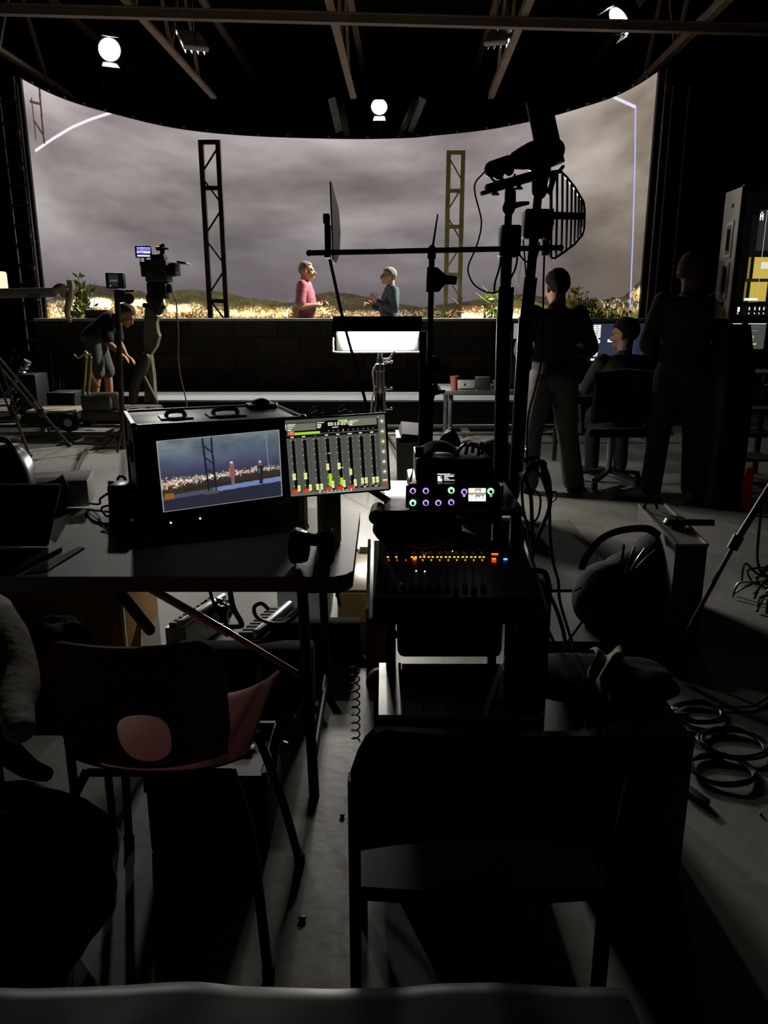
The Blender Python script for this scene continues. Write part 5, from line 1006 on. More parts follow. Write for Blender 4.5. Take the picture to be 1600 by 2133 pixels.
def tub(x0, x1, y0, y1, z1, mt, lb):
    t = thing('plastic_storage_box', lb, 'storage box', ((x0+x1)/2, (y0+y1)/2, 0), 'clear storage boxes')
    m = MB(); m.rings([(((x0+x1)/2, (y0+y1)/2, z), V(((x1-x0)/2*k*1.35, 0, 0)), V((0, (y1-y0)/2*k*1.35, 0))) for z, k in ((.005, .88), (.03, .9), (z1-.03, .98), (z1-.028, 1.0))], 4) if False else m.box(((x0+x1)/2, (y0+y1)/2, z1/2-.01), (x1-x0-.02, y1-y0-.02, z1-.03), bev=.02)
    m.build('tub', mt, t); m = MB(); m.span(x0, x1, y0, y1, z1-.022, z1, bev=.008); ld = m.build('lid', mt, t)
    m = MB(); q = .03; P_ = [(x0+q, y0+q), (x1-q, y0+q), (x1-q, y1-q), (x0+q, y1-q)]
    m.tube([(*p, z1+.003) for p in P_+[P_[0]]], .005, 6); m.tube([((x0+x1)/2-.04, y1-q*.5, z1+.004), ((x0+x1)/2-.03, y1-.07, z1+.004), ((x0+x1)/2+.03, y1-.07, z1+.004), ((x0+x1)/2+.04, y1-q*.5, z1+.004)], .005, 6); m.build('lid_ribs', mat('rib_grey', 'a9a58a', .5), ld)
    m = MB(); m.box(((x0+x1)/2, y1-.005, z1+.006), (.06, .02, .02), bev=.004); m.build('clip', WHT, ld)
    return t
tub(-.52, -.25, 3.42, 3.78, .20, CLR, 'clear bluish plastic storage box on the floor behind the table leg')
tub(-.23, .02, 3.40, 4.10, .16, CLY, 'clear yellowish storage box with clip lid left of the audio cart')
m = MB(); m.span(-.47, -.10, 3.02, 3.10, .0, .17, bev=.01); tag(m.build('black_case', MATS['trunk_black']), 'low black case standing before the clear storage boxes', 'case')
m = MB(); m.span(at(762, 1300, 2.9).x, at(806, 1300, 2.9).x, 2.9, 3.2, 0, .25, bev=.004); tag(m.build('cardboard_box', MATS['cardboard']), 'brown cardboard box beside the left cart post', 'box')
m = MB(); m.span(-.76, -.26, 2.56, 2.66, 0, .262, bev=.012); t = tag(m.build('storage_trunk', mat('trunk_black', '090909', .9, spec=.05)), 'long black trunk standing on its edge under the folding table', 'trunk')
m = MB(); m.span(at(527, 1400, 2.5).x, at(541, 1400, 2.5).x, 2.545, 2.552, .02, .22); tag(m.build('pale_stick', mat('pale_stick', 'a5a397', .6)), 'pale stick leaning against the black trunk under the table', 'stick')
c = at(789, 1422, 2.28); m = MB(); m.rod((c.x, 2.28, 0), (c.x, 2.28, c.z), .018, n=10); t = tag(m.build('microphone', BLKM), 'microphone with round mesh windscreen standing between table and cart', 'microphone')
m = MB(); m.ball((c.x, 2.28, c.z), (.042, .042, .05), n=20); m.build('mesh_windscreen', mat('mesh_olive', '4b4a30', .6, .3, bump=.8, scale=160), t)
m = MB(); p0 = at(740, 1400, 2.3); P_ = [V((p0.x+.014*math.cos(k*.7), 2.3+.014*math.sin(k*.7), .05+k*.0032)) for k in range(90)]; m.tube(P_, .0028, 5); tag(m.build('coiled_cable', BLKS), 'coiled black cable hanging beside the microphone', 'cable')
a = at(302, 1612, 1.83); m = MB(); m.span(-.645, -.318, 1.82, 2.10, 0, .19, bev=.008); t = tag(m.build('black_flight_case', BLK), 'black flight case with raised rim on the floor behind the red chair', 'flight case')
m = MB()
for x0_, x1_, y0_, y1_ in ((-.648, -.315, 1.817, 1.832), (-.648, -.315, 2.09, 2.103), (-.648, -.633, 1.817, 2.103), (-.33, -.315, 1.817, 2.103)): m.span(x0_, x1_, y0_, y1_, .19, .242)
m.span(-.62, -.34, 1.84, 2.08, .19, .215); m.build('rim', mat('rim_grey', '45453f', .5), t); m = MB(); m.box((-.40, 1.98, .222), (.05, .03, .012), bev=.003); m.build('latch', BLK, t)
def clipcable(x, y, z, lb, i):
    m = MB(); m.tube(spline([(x-.05, y, z-.26), (x-.03, y, z-.1), (x, y, z), (x+.03, y+.01, z-.03), (x+.02, y+.01, z-.12), (x-.01, y+.02, z-.2)], 6), .008, 8); return tag(m.build('hanging_strap', FAB), lb, 'strap')
c = at(598, 1470, 1.98); m = MB(); m.tube(spline([at(612, 1462, 2.0), at(600, 1490, 1.98), at(585, 1510, 1.97), at(573, 1550, 1.95), at(566, 1600, 1.93)], 6), .014, 8); tag(m.build('black_strap', FAB), 'thick black strap hanging beside the seat of the red chair', 'strap')
m = MB(); m.tube(spline([at(636, 1462, 2.02), at(620, 1490, 2.0), at(612, 1500, 1.98), at(604, 1480, 1.98)], 5), .007, 8); m.rod(at(595, 1545, 1.94), at(585, 1570, 1.93), .008, n=8); tag(m.build('cable_hook', mat('hook_steel', '8a887c', .4, .7)), 'pale metal cable hook hanging beside the table leg', 'hook')
for pts, r_, Y, lb in (([(436, 1222), (445, 1255), (472, 1300), (500, 1330), (530, 1338), (605, 1328)], .006, 2.6, 'black cable dropping from under the table past the finned units'), ([(478, 1222), (486, 1265), (503, 1298), (495, 1305), (455, 1303), (430, 1300)], .010, 2.6, 'thick black cable hooking down from the table underside'), ([(634, 1248), (622, 1275), (598, 1296), (565, 1298), (535, 1285), (530, 1265), (545, 1257), (560, 1270)], .007, 2.5, 'black cable making a loop before the clear storage box'), ([(697, 1215), (704, 1240), (707, 1262)], .005, 2.1, 'short black cable hanging from the table corner')):
    m = MB(); m.tube(spline([at(x, y, Y) for x, y in pts], 8), r_, 7); tag(m.build('hanging_cable', BLK), lb, 'cable')
# ================================================================ AUDIO CART WITH MASTS
CART = mat('cart_dark', '2c2824', .5, .4, var=.2)
t = thing('audio_cart', 'black metal audio cart with posts, shelves and aluminium side rails', 'cart', (.19, 2.1, 0))
X0, X1, Y0, Y1 = .02, .365, 2.06, 2.40
for x in (X0, X1):
    for y in (Y0, Y1): m = MB(); m.bar((x, y, .03), (x, y, .905), .028, .028); m.build('post', CART, t)
m = MB(); m.span(X0-.02, X1+.02, 2.035, Y1+.02, .905, .92, bev=.003); m.build('top_shelf', BLKM, t)
m = MB(); m.span(X0-.065, X1+.045, 1.80, Y1, .685, .70, bev=.003); m.build('middle_tray', BLKM, t)
for x, n_ in ((X0-.062, 0), (X1+.042, 1)): m = MB(); m.bar((x, 1.80, .715), (x, 2.12, .80), .008, .03); m.build('side_rail', mat('rail_aluminium', 'b5b7ba', .3, .9), t)
m = MB(); m.span(X0-.014, X1+.014, Y0-.014, Y1+.014, .03, .05); m.build('bottom_shelf', BLKM, t)
for z in (.40, .80): m = MB(); m.bar((X0, Y1, z), (X1, Y1, z), .022, .03); m.build('rear_rail', CART, t)
m = MB(); c = at(788, 1072, 2.05); m.tube([c-V((.005, .03, 0)), c+V((0, .06, 0))], .021, 16); m.rod(c+V((0, .04, 0)), (X0, 2.06, .89), .012, n=8); m.build('handle_grip', RUB, t)
for x in (X0, X1):
    for y in (Y0+.02, Y1-.02): m = MB(); m.tube([(x-.014, y, .0301), (x+.014, y, .0301)], .03, 14); m.build('castor', RUB, t)
# drawer box with silver lid
m = MB(); m.span(-.012, .408, 1.77, 2.06, .051, .435, bev=.006); t = tag(m.build('drawer_box', BLK), 'black drawer box with silver lid in the bottom of the audio cart', 'drawer box')
m = MB(); m.span(-.014, .05, 1.77, 2.07, .436, .45); m.span(.052, .345, 1.77, 2.07, .436, .447); m.span(.347, .41, 1.77, 2.07, .436, .45); m.build('lid', mat('lid_silver', 'a3a39c', .28, .85), t)
m = MB()
for k in range(3): m.tube(spline([(.10+.09*k, 1.80, .451), (.11+.09*k, 1.84, .452), (.16+.09*k, 1.84, .452), (.165+.09*k, 1.80, .451)], 4), .003, 6)
m.build('wire_catch', BLKS, t)
# recorder
rx0, rx1, ry, rz0, rz1 = .068, .318, 2.05, .921, .991
t = thing('field_recorder', 'black field recorder with rings of green and purple light on the top shelf', 'recorder', (.19, 2.15, rz0))
m = MB(); m.span(rx0, rx1, ry, ry+.21, rz0, rz1, bev=.006); m.build('body', BLKS, t)
def RP(x, y, dy=0.): 
    p = at(x, y, ry-.002+dy); return p
PUR = glow('purple_ring', 'b48cf0', 1.6); GRN = glow('green_ring', '7dff8a', 3.2)
for x, y, mt in ((860, 1022, PUR), (887, 1022, PUR), (940, 1021, GRN), (860, 1047, GRN), (887, 1047, PUR), (913, 1047, PUR), (940, 1046, PUR), (967, 1024, PUR), (1022, 1023, GRN)):
    p = RP(x, y); m = MB(); m.tube([p+V((0, -.012, 0)), p+V((0, .003, 0))], .0045, 14); kn = m.build('knob', BLK, t)
    m = MB(); m.tube([p+V((.0068*math.cos(k*.3927), -.002, .0068*math.sin(k*.3927))) for k in range(17)], .0017 if mt is PUR else .0023, 6); m.build('light_ring', mt, kn)
for x in (967, 1023): p = RP(x, 1033); m = MB(); m.ball(p, (.004, .002, .0025), n=8); m.build('button_light', PUR, t)
im = np.zeros((28, 38, 3)); im[:] = (.85, .83, .72); im[9:13] = (.45, .44, .38); im[10:, :] *= 1; r = np.random.default_rng(4)
for k in range(18): hh = r.integers(3, 14); im[27-hh:26, 1+k*2:2+k*2] = (1, 1, .95); im[12:27-hh, 1+k*2:3+k*2] = (.42, .41, .36)
im[1:8, 14:28] = (.4, .39, .35); im[4:8, 17:20] = (1, 1, .95); im[4:8, 22:24] = (1, 1, .95)
picture('level_screen', RP(976, 1044), RP(1012, 1044), RP(1012, 1017), RP(976, 1017), im, screen_mat('recorder_picture', 2.4), t)
for s, xx in ((-1, rx0-.004), (1, rx1+.004)): m = MB(); m.span(xx-.004, xx+.004, ry-.008, ry+.02, rz0+.004, rz1-.004, bev=.003); m.build('end_guard', mat('guard_grey', '4c504c', .3, .6), t)
x0, x1 = .088, .300; t = thing('wireless_receiver', 'black rack receiver with small white display on top of the recorder', 'receiver', (.19, 2.2, rz1))
m = MB(); m.span(x0, x1, ry+.03, ry+.24, rz1+.001, rz1+.062, bev=.004); m.build('body', BLKS, t)
im = np.zeros((24, 46, 3)); im[:] = .02; im[1:4, 0:34] = .75; im[2:4, 4:44:3] = .95; im[8:23, 1:13] = .98; im[5:16, 8:13] = .4
for y in (6, 8, 12, 15, 19): im[y:y+2, 18:18+[26, 26, 10, 14, 28][(6, 8, 12, 15, 19).index(y)]] = .85
for k in range(6): im[5:22, 20+k*4] *= .5
RQ = lambda x, y: at(x, y, ry+.0285)
picture('display', RQ(911, 1003), RQ(947, 1003), RQ(947, 986), RQ(911, 986), im, screen_mat('receiver_picture', 1.5), t)
for s, xx in ((-1, x0-.006), (1, x1+.006)): m = MB(); m.prism([(xx-.006, ry+.02, rz1+.002), (xx+.012*s, ry+.02, rz1+.002), (xx, ry+.02, rz1+.04)], (0, .03, 0)); m.build('ear', mat('ear_grey', '77797a', .4, .6), t)
# cap-like cloth and cables on top
zt = rz1+.062
m = MB(); m.grid(lambda u, v: (x0+.01+.115*u, ry+.06+.12*v, zt+.004+.034*max(0, math.sin(u*3.1416))**.6*(.45+.55*math.sin(v*3.1416))), 18, 12, thick=.004); t = tag(m.build('patterned_cap', mat('cap_pattern', '777670', .8, var=.9, scale=38)), 'grey and black patterned cap lying on the wireless receiver', 'cap')
m = MB(); m.span(x0-.002, x0+.022, ry+.05, ry+.054, zt+.001, zt+.032, bev=.001); tag(m.build('white_card', WHT), 'small white card standing at the left end of the receiver', 'card')
m = MB()
for k in range(6): m.tube(spline([(.20+.02*k+.01*math.sin(k), ry+.05+.02*(k % 3), zt+.008), (.225+.015*k, ry+.09, zt+.030+.004*(k % 2)), (.27+.006*k, ry+.10, zt+.022), (.295, ry+.06+.02*k, zt+.008)], 6), .005, 6)
tag(m.build('cable_bundle', BLKS), 'tangle of short black cables lying on the wireless receiver', 'cables')
# fader controller
t = thing('fader_controller', 'black fader console with rows of amber lights on the cart tray', 'fader console', (.17, 1.95, .70))
fA, fB, fC, fD = V((X0-.048, 1.815, .752)), V((X1+.028, 1.815, .752)), V((X1+.028, 2.10, .815)), V((X0-.048, 2.10, .815))
m = MB(); m._skin([[m.bm.verts.new(p) for p in (fA, fB, V((fB.x, fB.y, .7015)), V((fA.x, fA.y, .7015)))], [m.bm.verts.new(p) for p in (fD, fC, V((fC.x, fC.y, .7015)), V((fD.x, fD.y, .7015)))]]); m.build('body', mat('console_body', '383a33', .42), t)
fn = (fB-fA).cross(fD-fA).normalized(); ru = (fB-fA).normalized(); rv = (fD-fA).normalized()
def FP(x, y, h=.001): return onplane(x, y, fA+fn*h, fn)
Mf = Matrix((ru, rv, fn)).transposed()
AMB = glow('amber_light', 'ffb838', 3.); ORG_ = glow('orange_light', 'ff5a14', 3.); BLU = glow('blue_light', '4d7dff', 3.5); WLT = glow('white_light', 'fffbe0', 3.); RED = glow('red_light', 'ff2a10', 2.5)
for k in range(12):
    x = 809+k*17.7; xb = x-8+k*.9
    m = MB(); a, b = FP(x-1, 1178), FP(xb, 1232); m.bar(a, b, .004, .0015, up=fn); m.build('fader_slot', RUB, t)
    p = FP(xb+1, 1222 if k not in (8, 10) else 1226, .006); m = MB(); m.box(p, (.013, .024, .012), Mf, bev=.002); m.box(p+fn*.0065, (.0125, .002, .0012), Mf); m.build('fader_cap', BLK, t)
    p = FP(x-1, 1149, .008); m = MB(); m.lathe([(.008, -.008), (.0085, .006), (.006, .009)], p, 14, Mf); m.build('trim_knob', BLKS, t)
for k in range(12):
    x = 809+k*17.7
    if k != 2:
        for dx in ((-1,) if k < 2 else (-4, 4)): m = MB(); m.box(FP(x+dx, 1160), (.0055, .003, .0012), Mf); m.build('amber_light', AMB, t)
    m = MB(); m.box(FP(x+1, 1166.5), (.0025, .003, .0012), Mf); m.build('amber_light', ORG_ if k < 4 else AMB, t)
m = MB(); m.ball(FP(864, 1163, .003), (.006, .005, .004), n=10); m.build('orange_light', ORG_, t)
m = MB(); m.bar(FP(878, 1151, .002), FP(884, 1157, .002), .0025, .0012); m.build('orange_light', ORG_, t)
m = MB(); m.bar(FP(885, 1152.5, .002), FP(896, 1151.5, .002), .0012, .001); m.build('green_light', glow('dim_green', '6a9a50', .8), t)
for x, y in ((867, 1189), (885, 1190), (919, 1151), (943, 1148)): m = MB(); m.ball(FP(x, y, .001), .0018, n=8); m.build('white_light', WLT, t)
for x, y, w_, mt, nm in ((1031, 1154, .019, glow('orange_key', 'ff6a30', 1.6), 'orange_key'), (1029, 1164, .012, ORG_, 'orange_key'), (1029, 1169, .012, RED, 'red_key'), (1053, 1164.5, .011, BLU, 'blue_key')): m = MB(); m.box(FP(x, y, .002), (w_, .006, .003), Mf, bev=.0012); m.build(nm, mt, t)
for j in range(6):
    for i in range(3):
        if (i+j) % 4 != 3: m = MB(); m.box(FP(1028+i*12.5, 1176+j*9, .002), (.005, .004, .003), Mf, bev=.001); m.build('button', mat('button_grey', '4a4b48', .5), t)
m = MB(); m.box(FP(852, 1232.5, .001).lerp(FP(852, 1232.5, .001), 1), (.165, .012, .0012), Mf); m.build('label_strip', mat('strip_grey', '6a6c5e', .6), t)
# under-shelf jumble, cart pouch
blob('black_pouch', (.10, 2.12, .775+.075), (.12, .11, .055), FAB, 'black cloth pouch stuffed under the top shelf of the audio cart', 'pouch', 11, .3)
for i, (pts, lb) in enumerate((([(.16, 2.2, .90), (.22, 2.25, .84), (.30, 2.3, .86), (.34, 2.34, .90)], 'thin cable sagging under the top shelf of the cart, right side'), ([(.12, 2.2, .80), (.2, 2.22, .83), (.3, 2.28, .88), (.33, 2.3, .90)], 'reddish-brown cable running diagonally under the top shelf'), ([(.06, 2.15, .84), (.1, 2.18, .79), (.16, 2.2, .80), (.2, 2.24, .78)], 'short cable bent behind the fader console'))):
    m = MB(); m.tube(spline([V(p) for p in pts], 6), .004, 6); tag(m.build('shelf_cable', mat('cable_brown', '4a2a20', .5) if i == 1 else BLK), lb, 'cable')
m = MB(); q0 = at(1098, 1195, 2.0); m.span(q0.x-.02, q0.x+.065, 1.96, 2.10, .25, .735, bev=.012); t = tag(m.build('side_bag', FAB), 'narrow black bag hanging on the right side of the audio cart', 'bag')
m = MB(); m.tube(spline([(q0.x-.005, 1.97, .725), (q0.x+.0, 1.97, .765), (q0.x+.04, 1.97, .765), (q0.x+.055, 1.97, .725)], 4), .008, 6); m.build('strap', mat('strap_grey', '5c5c58', .6), t)
m = MB(); m.span(.04, .35, 2.09, 2.36, .4515, .60, bev=.02); tag(m.build('black_case', BLK), 'black case filling the lower bay of the audio cart', 'case')
# masts ------------------------------------------------------------
YP1 = 2.30; A1 = lambda x, y, dy=0: at(x, y, YP1+dy)
t = thing('antenna_mast', 'first black telescopic mast with ball head and tilted mounting plate', 'mast', (A1(1045, 1000).x, YP1, .92))
for x0_, y0_, x1_, y1_, r0, r1, nm in ((1042, 1002, 1050, 660, .0215, .0215, 'lower_tube'), (1050, 690, 1055, 598, .0225, .0225, 'collar'), (1053, 600, 1058, 470, .016, .016, 'middle_tube'), (1058, 470, 1062, 398, .0105, .0105, 'upper_tube')):
    m = MB(); m.rod(A1(x0_, y0_), A1(x1_, y1_), r0, r1, n=16); m.build(nm, BLKM, t)
m = MB(); a, b = A1(1039, 536), A1(1084, 470); m.span(a.x, b.x, YP1-.03, YP1+.03, a.z, b.z, bev=.006); m.build('transmitter_box', BLK, t)
m = MB(); m.ball(A1(1060, 432), (.018, .018, .024), n=14); m.limb([A1(1072, 428), A1(1085, 425), A1(1100, 423)], [.009, .007, .005], 8, 3); m.limb([A1(1063, 420), A1(1063, 400)], [.016, .016], 12, 2); m.build('ball_head', BLKM, t)
m = MB(); m.bar(A1(1001, 404), A1(1110, 373), .03, .010, bev=.002); m.bar(A1(1011, 395), A1(1118, 364), .045, .022, bev=.004); m.build('mounting_plate', BLK, t)
for x, y in ((1032, 405), (1081, 393)): m = MB(); p = A1(x, y); m.rod(p, p+V((0, 0, .016)), .006, n=10); m.rod(p-V((0, 0, .002)), p+V((0, 0, .003)), .011, n=14); m.build('clamp_screw', BLKM, t)
m = MB(); m.tube(spline([A1(1017, 352), A1(1018, 345)], 2), .004, 6); m.tube(spline([A1(1018, 345), A1(1021, 365), A1(1030, 377), A1(1041, 377), A1(1047, 368)], 5), .0032, 6); m.tube(spline([A1(1045, 372), A1(1055, 376), A1(1068, 372), A1(1073, 362)], 5), .0032, 6); m.build('shock_mount_hoop', BLK, t)
m = MB(); m.limb([A1(1024, 353), A1(1062, 340)], [.022, .022], 16, 2); m.ball(A1(1038, 358), (.018, .018, .02), n=12); m.ball(A1(1060, 354), (.015, .015, .016), n=12); m.build('preamp', BLK, t)
YP2 = 2.36; A2 = lambda x, y, dy=0: at(x, y, YP2+dy)
t = thing('antenna_mast', 'second black telescopic mast carrying the boom windshields, right of the first', 'mast', (A2(1076, 1000).x, YP2, .92))
for x0_, y0_, x1_, y1_, r0, nm in ((1074, 1000, 1096, 660, .0215, 'lower_tube'), (1096, 668, 1106, 578, .0195, 'collar'), (1104, 590, 1114, 480, .014, 'middle_tube'), (1114, 480, 1124, 372, .0125, 'upper_tube')):
    m = MB(); m.rod(A2(x0_, y0_), A2(x1_, y1_), r0, n=16); m.build(nm, BLKM, t)
m = MB(); a, b = A2(1088, 497), A2(1143, 437); m.span(a.x, b.x, YP2-.03, YP2+.03, a.z, b.z, bev=.006); m.build('receiver_box', BLK, t)
m = MB(); m.ball(A2(1125, 393), (.022, .024, .03), n=14); m.limb([A2(1122, 400), A2(1128, 350)], [.020, .028], 14, 2); m.limb([A2(1145, 400), A2(1155, 365)], [.008, .008], 8, 2); m.limb([A2(1164, 358), A2(1173, 347)], [.005, .005], 8, 2); m.build('clamp_head', BLKM, t)
m = MB(); m.rod(A2(1138, 530), A2(1139, 470), .012, n=10); m.rod(A2(1128, 523), A2(1143, 523), .012, n=10); m.build('cable_gland', BLKM, t)
t = thing('windshield', 'long black tubular microphone windshield pointing up at the top of the masts', 'windshield', A2(1135, 340))
m = MB(); m.tube([A2(1150, 345, -.03), A2(1121, 207, -.03), A2(1120.5, 205, -.03)], [.036, .034, .030], 20); m.build('tube', FAB, t)
m = MB(); m.limb([A2(1122, 345, -.03), A2(1132, 332, -.03)], [.03, .03], 12, 2); m.build('suspension', BLKM, t)
t = thing('windshield', 'black blimp microphone windshield lying crosswise under the upright one', 'windshield', A2(1115, 330))
m = MB(); m.limb([A2(1078, 333), A2(1105, 325), A2(1128, 319), A2(1152, 313)], [.026, .036, .040, .034], 20, 4); m.build('blimp', FAB, t); m = MB(); m.ball(A2(1155, 313, .03), (.030, .035, .031), n=16); m.build('end_cap', BLK, t)
# cross bar with fin antennas
YF = 2.27; Ab = lambda x, y, dy=0: at(x, y, YF+dy)
m = MB(); m.rod(Ab(644, 527), Ab(1168, 516), .0075, n=10); t = tag(m.build('antenna_bar', BLKM), 'long thin black crossbar holding an aerial fin at each end', 'bar')
m = MB(); m.ball(Ab(644, 527), .009, n=10); m.ball(Ab(1168, 516), .009, n=10); m.build('end_caps', RUB, t)
# right fin: flat slotted plate seen from the side
fp, fnr = Ab(1170, 450, .05), V((.08, -1, 0)).normalized()
def fin(outline, slots, p, n, name, lb, th=.006):
    t = thing(name, lb, 'antenna', p); bm = bmesh.new(); to3 = lambda x, y: onplane(x, y, p, n)
    m = MB(); ol = [to3(*q) for q in outline]
    # border strip plus bars between the slots
    N = len(ol)
    def strip(a, b, w): m.bar(to3(*a), to3(*b), th, w, up=(0, 0, 1))
    for a, b in zip(outline, outline[1:]+outline[:1]): m.bar(to3(*a), to3(*b), th, .012, up=n)
    return t, m, to3
ol = [(1148, 358), (1166, 356), (1180, 370), (1196, 390), (1208, 410), (1215, 422), (1217, 440), (1216, 475), (1212, 490), (1195, 510), (1172, 527), (1152, 540), (1147, 535), (1148, 440)]
t, m, to3 = fin(ol, None, fp, fnr, 'fin_antenna', 'black slotted fin antenna at the right of the masts')
def topy(x): return float(np.interp(x, [1148, 1166, 1180, 1196, 1208, 1215, 1217], [358, 357, 370, 390, 410, 422, 436]))
def boty(x): return float(np.interp(x, [1148, 1153, 1172, 1195, 1212, 1217], [540, 540, 527, 510, 490, 470]))
m.prism([to3(1146, 441), to3(1217, 444), to3(1217, 458), to3(1146, 457)], fnr*.006)
for k, x in enumerate((1160.5, 1171.5, 1181.5, 1190.5, 1198.5, 1205.5, 1211)): m.prism([to3(x-2.4, topy(x)+1), to3(x+1.8, topy(x)+2), to3(x+1.8-.8, 447), to3(x-2.6, 447)], fnr*.006); m.prism([to3(x-2.6-.6, 452), to3(x+1.2, 452), to3(x+.2-1.6, boty(x)-1), to3(x-4.2, boty(x)-1)], fnr*.006)
m.build('slotted_plate', BLKS, t)
m = MB(); m.prism([to3(1128, 440), to3(1150, 436), to3(1150, 470), to3(1134, 470)], fnr*.02); m.bar(to3(1140, 500), to3(1146, 455), .02, .02); m.build('root_block', BLK, t)
# left fin edge-on
fpl = Ab(690, 470); nl = V((1, .12, 0)).normalized(); t = thing('fin_antenna', 'thin black fin antenna seen edge-on at the left end of the crossbar', 'antenna', Ab(686, 545))
zz = lambda y: at(688, y, YF).z; e0 = Ab(688, 470); dl = V((.03, 1, 0)).normalized()
m = MB(); m.prism([V((e0.x, YF, zz(378))), V((e0.x+.001, YF+.02, zz(378))), V((e0.x+.012, YF+.16, zz(420))), V((e0.x+.014, YF+.20, zz(470))), V((e0.x+.012, YF+.17, zz(520))), V((e0.x+.006, YF+.06, zz(548))), V((e0.x+.004, YF, zz(540)))], (.004, 0, 0)); m.build('plate', BLKS, t)
m = MB(); c = Ab(682, 490, -.01); m.span(c.x-.010, c.x+.008, YF-.03, YF-.0, zz(468), zz(447), bev=.003); m.span(c.x-.007, c.x+.010, YF-.026, YF, zz(527), zz(468), bev=.004); m.span(c.x-.008, c.x+.008, YF-.03, YF+.01, zz(538), zz(530)); m.build('clamp', BLKM, t)
m = MB(); pts = [Ab(687, 540), Ab(697, 585), Ab(711, 650), Ab(725, 705), Ab(742, 765), Ab(761, 835), Ab(770, 880, -.02), Ab(785, 960, -.1)]; m.tube(spline(pts, 5), .0045, 6); tag(m.build('antenna_cable', BLK), 'straight black cable slanting down from the left fin antenna', 'cable')
# whip pole
YW = 2.3; Aw = lambda x, y, dy=0: at(x, y, YW+dy)
t = thing('whip_mast', 'slim black pole with whip aerial and paddle antenna between softlight and masts', 'mast', (Aw(892, 960).x, YW, .92))
m = MB(); m.rod(Aw(890, 990), Aw(900, 518), .0085, n=12); m.build('pole', BLKM, t); m = MB(); m.rod(Aw(888, 985), Aw(893, 800), .017, n=14); m.build('lower_tube', BLKM, t)
m = MB(); m.rod(Aw(899, 540), Aw(900, 516), .012, n=12); m.ball(Aw(900, 518), .011, n=10); m.build('joint', BLKM, t); m = MB(); m.rod(Aw(901, 518), Aw(912, 446), .0035, .002, n=8); m.build('whip', RUB, t)
m = MB(); m.prism([Aw(888, 608), Aw(890, 556), Aw(912, 557), Aw(922, 566), Aw(930, 573), Aw(953, 576), Aw(951, 593), Aw(928, 592), Aw(921, 600), Aw(914, 608)], (0, .012, 0)); m.build('paddle_antenna', BLKS, t)
m = MB(); m.ball(Aw(905, 762), (.022, .02, .03), n=12); m.limb([Aw(905, 775), Aw(925, 765)], [.008, .006], 8, 2); m.build('pole_knob', BLK, t)
m = MB(); m.rod(Aw(878, 985), Aw(882, 690), .011, n=10); m.build('second_tube', BLKM, t); m = MB(); m.span(Aw(874, 822).x, Aw(905, 822).x, YW-.02, YW+.02, Aw(0, 830).z, Aw(0, 815).z, bev=.004); m.limb([Aw(905, 820), Aw(925, 815)], [.006, .005], 8, 2); m.build('clamp', BLKM, t)
# mast cables
for pts, Y, r_, lb in (([(1019, 350), (1003, 365), (990, 382), (990, 405), (999, 440), (1003, 462), (1000, 488), (990, 520), (977, 550), (976, 570), (988, 593), (1010, 607), (1030, 610), (1048, 600)], 2.28, .0022, 'thin black cable bowing out to the left of the first mast'), ([(1044, 536), (1040, 560), (1031, 590), (1030, 612)], 2.27, .0028, 'short black lead hanging under the transmitter box, left side'), ([(1078, 536), (1074, 558), (1064, 580), (1058, 592)], 2.27, .0028, 'short black lead hanging under the transmitter box, right side'), ([(1090, 500), (1093, 535), (1096, 575)], 2.31, .0022, 'thin lead hanging below the receiver box'), ([(1082, 530), (1093, 543), (1105, 545), (1118, 535), (1124, 505)], 2.31, .0025, 'small black cable loop slung between the two boxes'), ([(1134, 530), (1132, 600), (1131, 680), (1128, 750), (1115, 810), (1100, 870), (1098, 960), (1100, 1010)], 2.3, .0028, 'long thin cable hanging from the right fin antenna')):
    m = MB(); m.tube(spline([at(x, y, Y) for x, y in pts], 7), r_, 6); tag(m.build('mast_cable', BLK), lb, 'cable')
for i, (pts, r_) in enumerate((([(1090, 960), (1115, 955), (1135, 975), (1145, 1010), (1144, 1060), (1120, 1120), (1108, 1175), (1130, 1215), (1155, 1260), (1172, 1310), (1180, 1355)], .0065), ([(1090, 985), (1105, 1030), (1108, 1080), (1109, 1130), (1106, 1180), (1100, 1230), (1130, 1290), (1150, 1330), (1160, 1350)], .006), ([(1100, 970), (1125, 990), (1143, 1040), (1146, 1110), (1152, 1170), (1163, 1210), (1166, 1250), (1180, 1300), (1196, 1350)], .005), ([(1086, 1000), (1090, 1060), (1100, 1100), (1108, 1160), (1120, 1200), (1138, 1260), (1140, 1320), (1150, 1360)], .0045), ([(1095, 1020), (1115, 1022), (1126, 1040), (1120, 1078), (1102, 1088), (1088, 1072)], .0035), ([(1140, 1030), (1156, 1024), (1160, 1035), (1152, 1044), (1145, 1040)], .0028))):
    lb = ['thick black cable arching from the masts down the right side of the cart', 'black cable falling close along the right cart post', 'outermost black cable of the bunch hanging right of the cart', 'thin black cable behind the hanging side bag', 'thin round cable loop right of the recorder', 'tiny cable loop sticking out right of the hanging bunch'][i]
    m = MB(); m.tube(spline([at(x, y, 2.2+.04*k/len(pts)*i) for k, (x, y) in enumerate(pts)], 7), r_, 7); tag(m.build('hanging_cable', BLK), lb, 'cable')
m = MB(); p = at(1110, 985, 2.15)
for k in range(5): m.tube(spline([p+V((-.03, .02*k-.03, -.02)), p+V((-.01+.01*k, .01*k-.03, .03)), p+V((.03, 0, .025-.01*k)), p+V((.045, .01, -.04))], 5), .007, 6)
tag(m.build('cable_bundle', BLKS), 'knot of glossy black cables where the right mast meets the cart', 'cables')
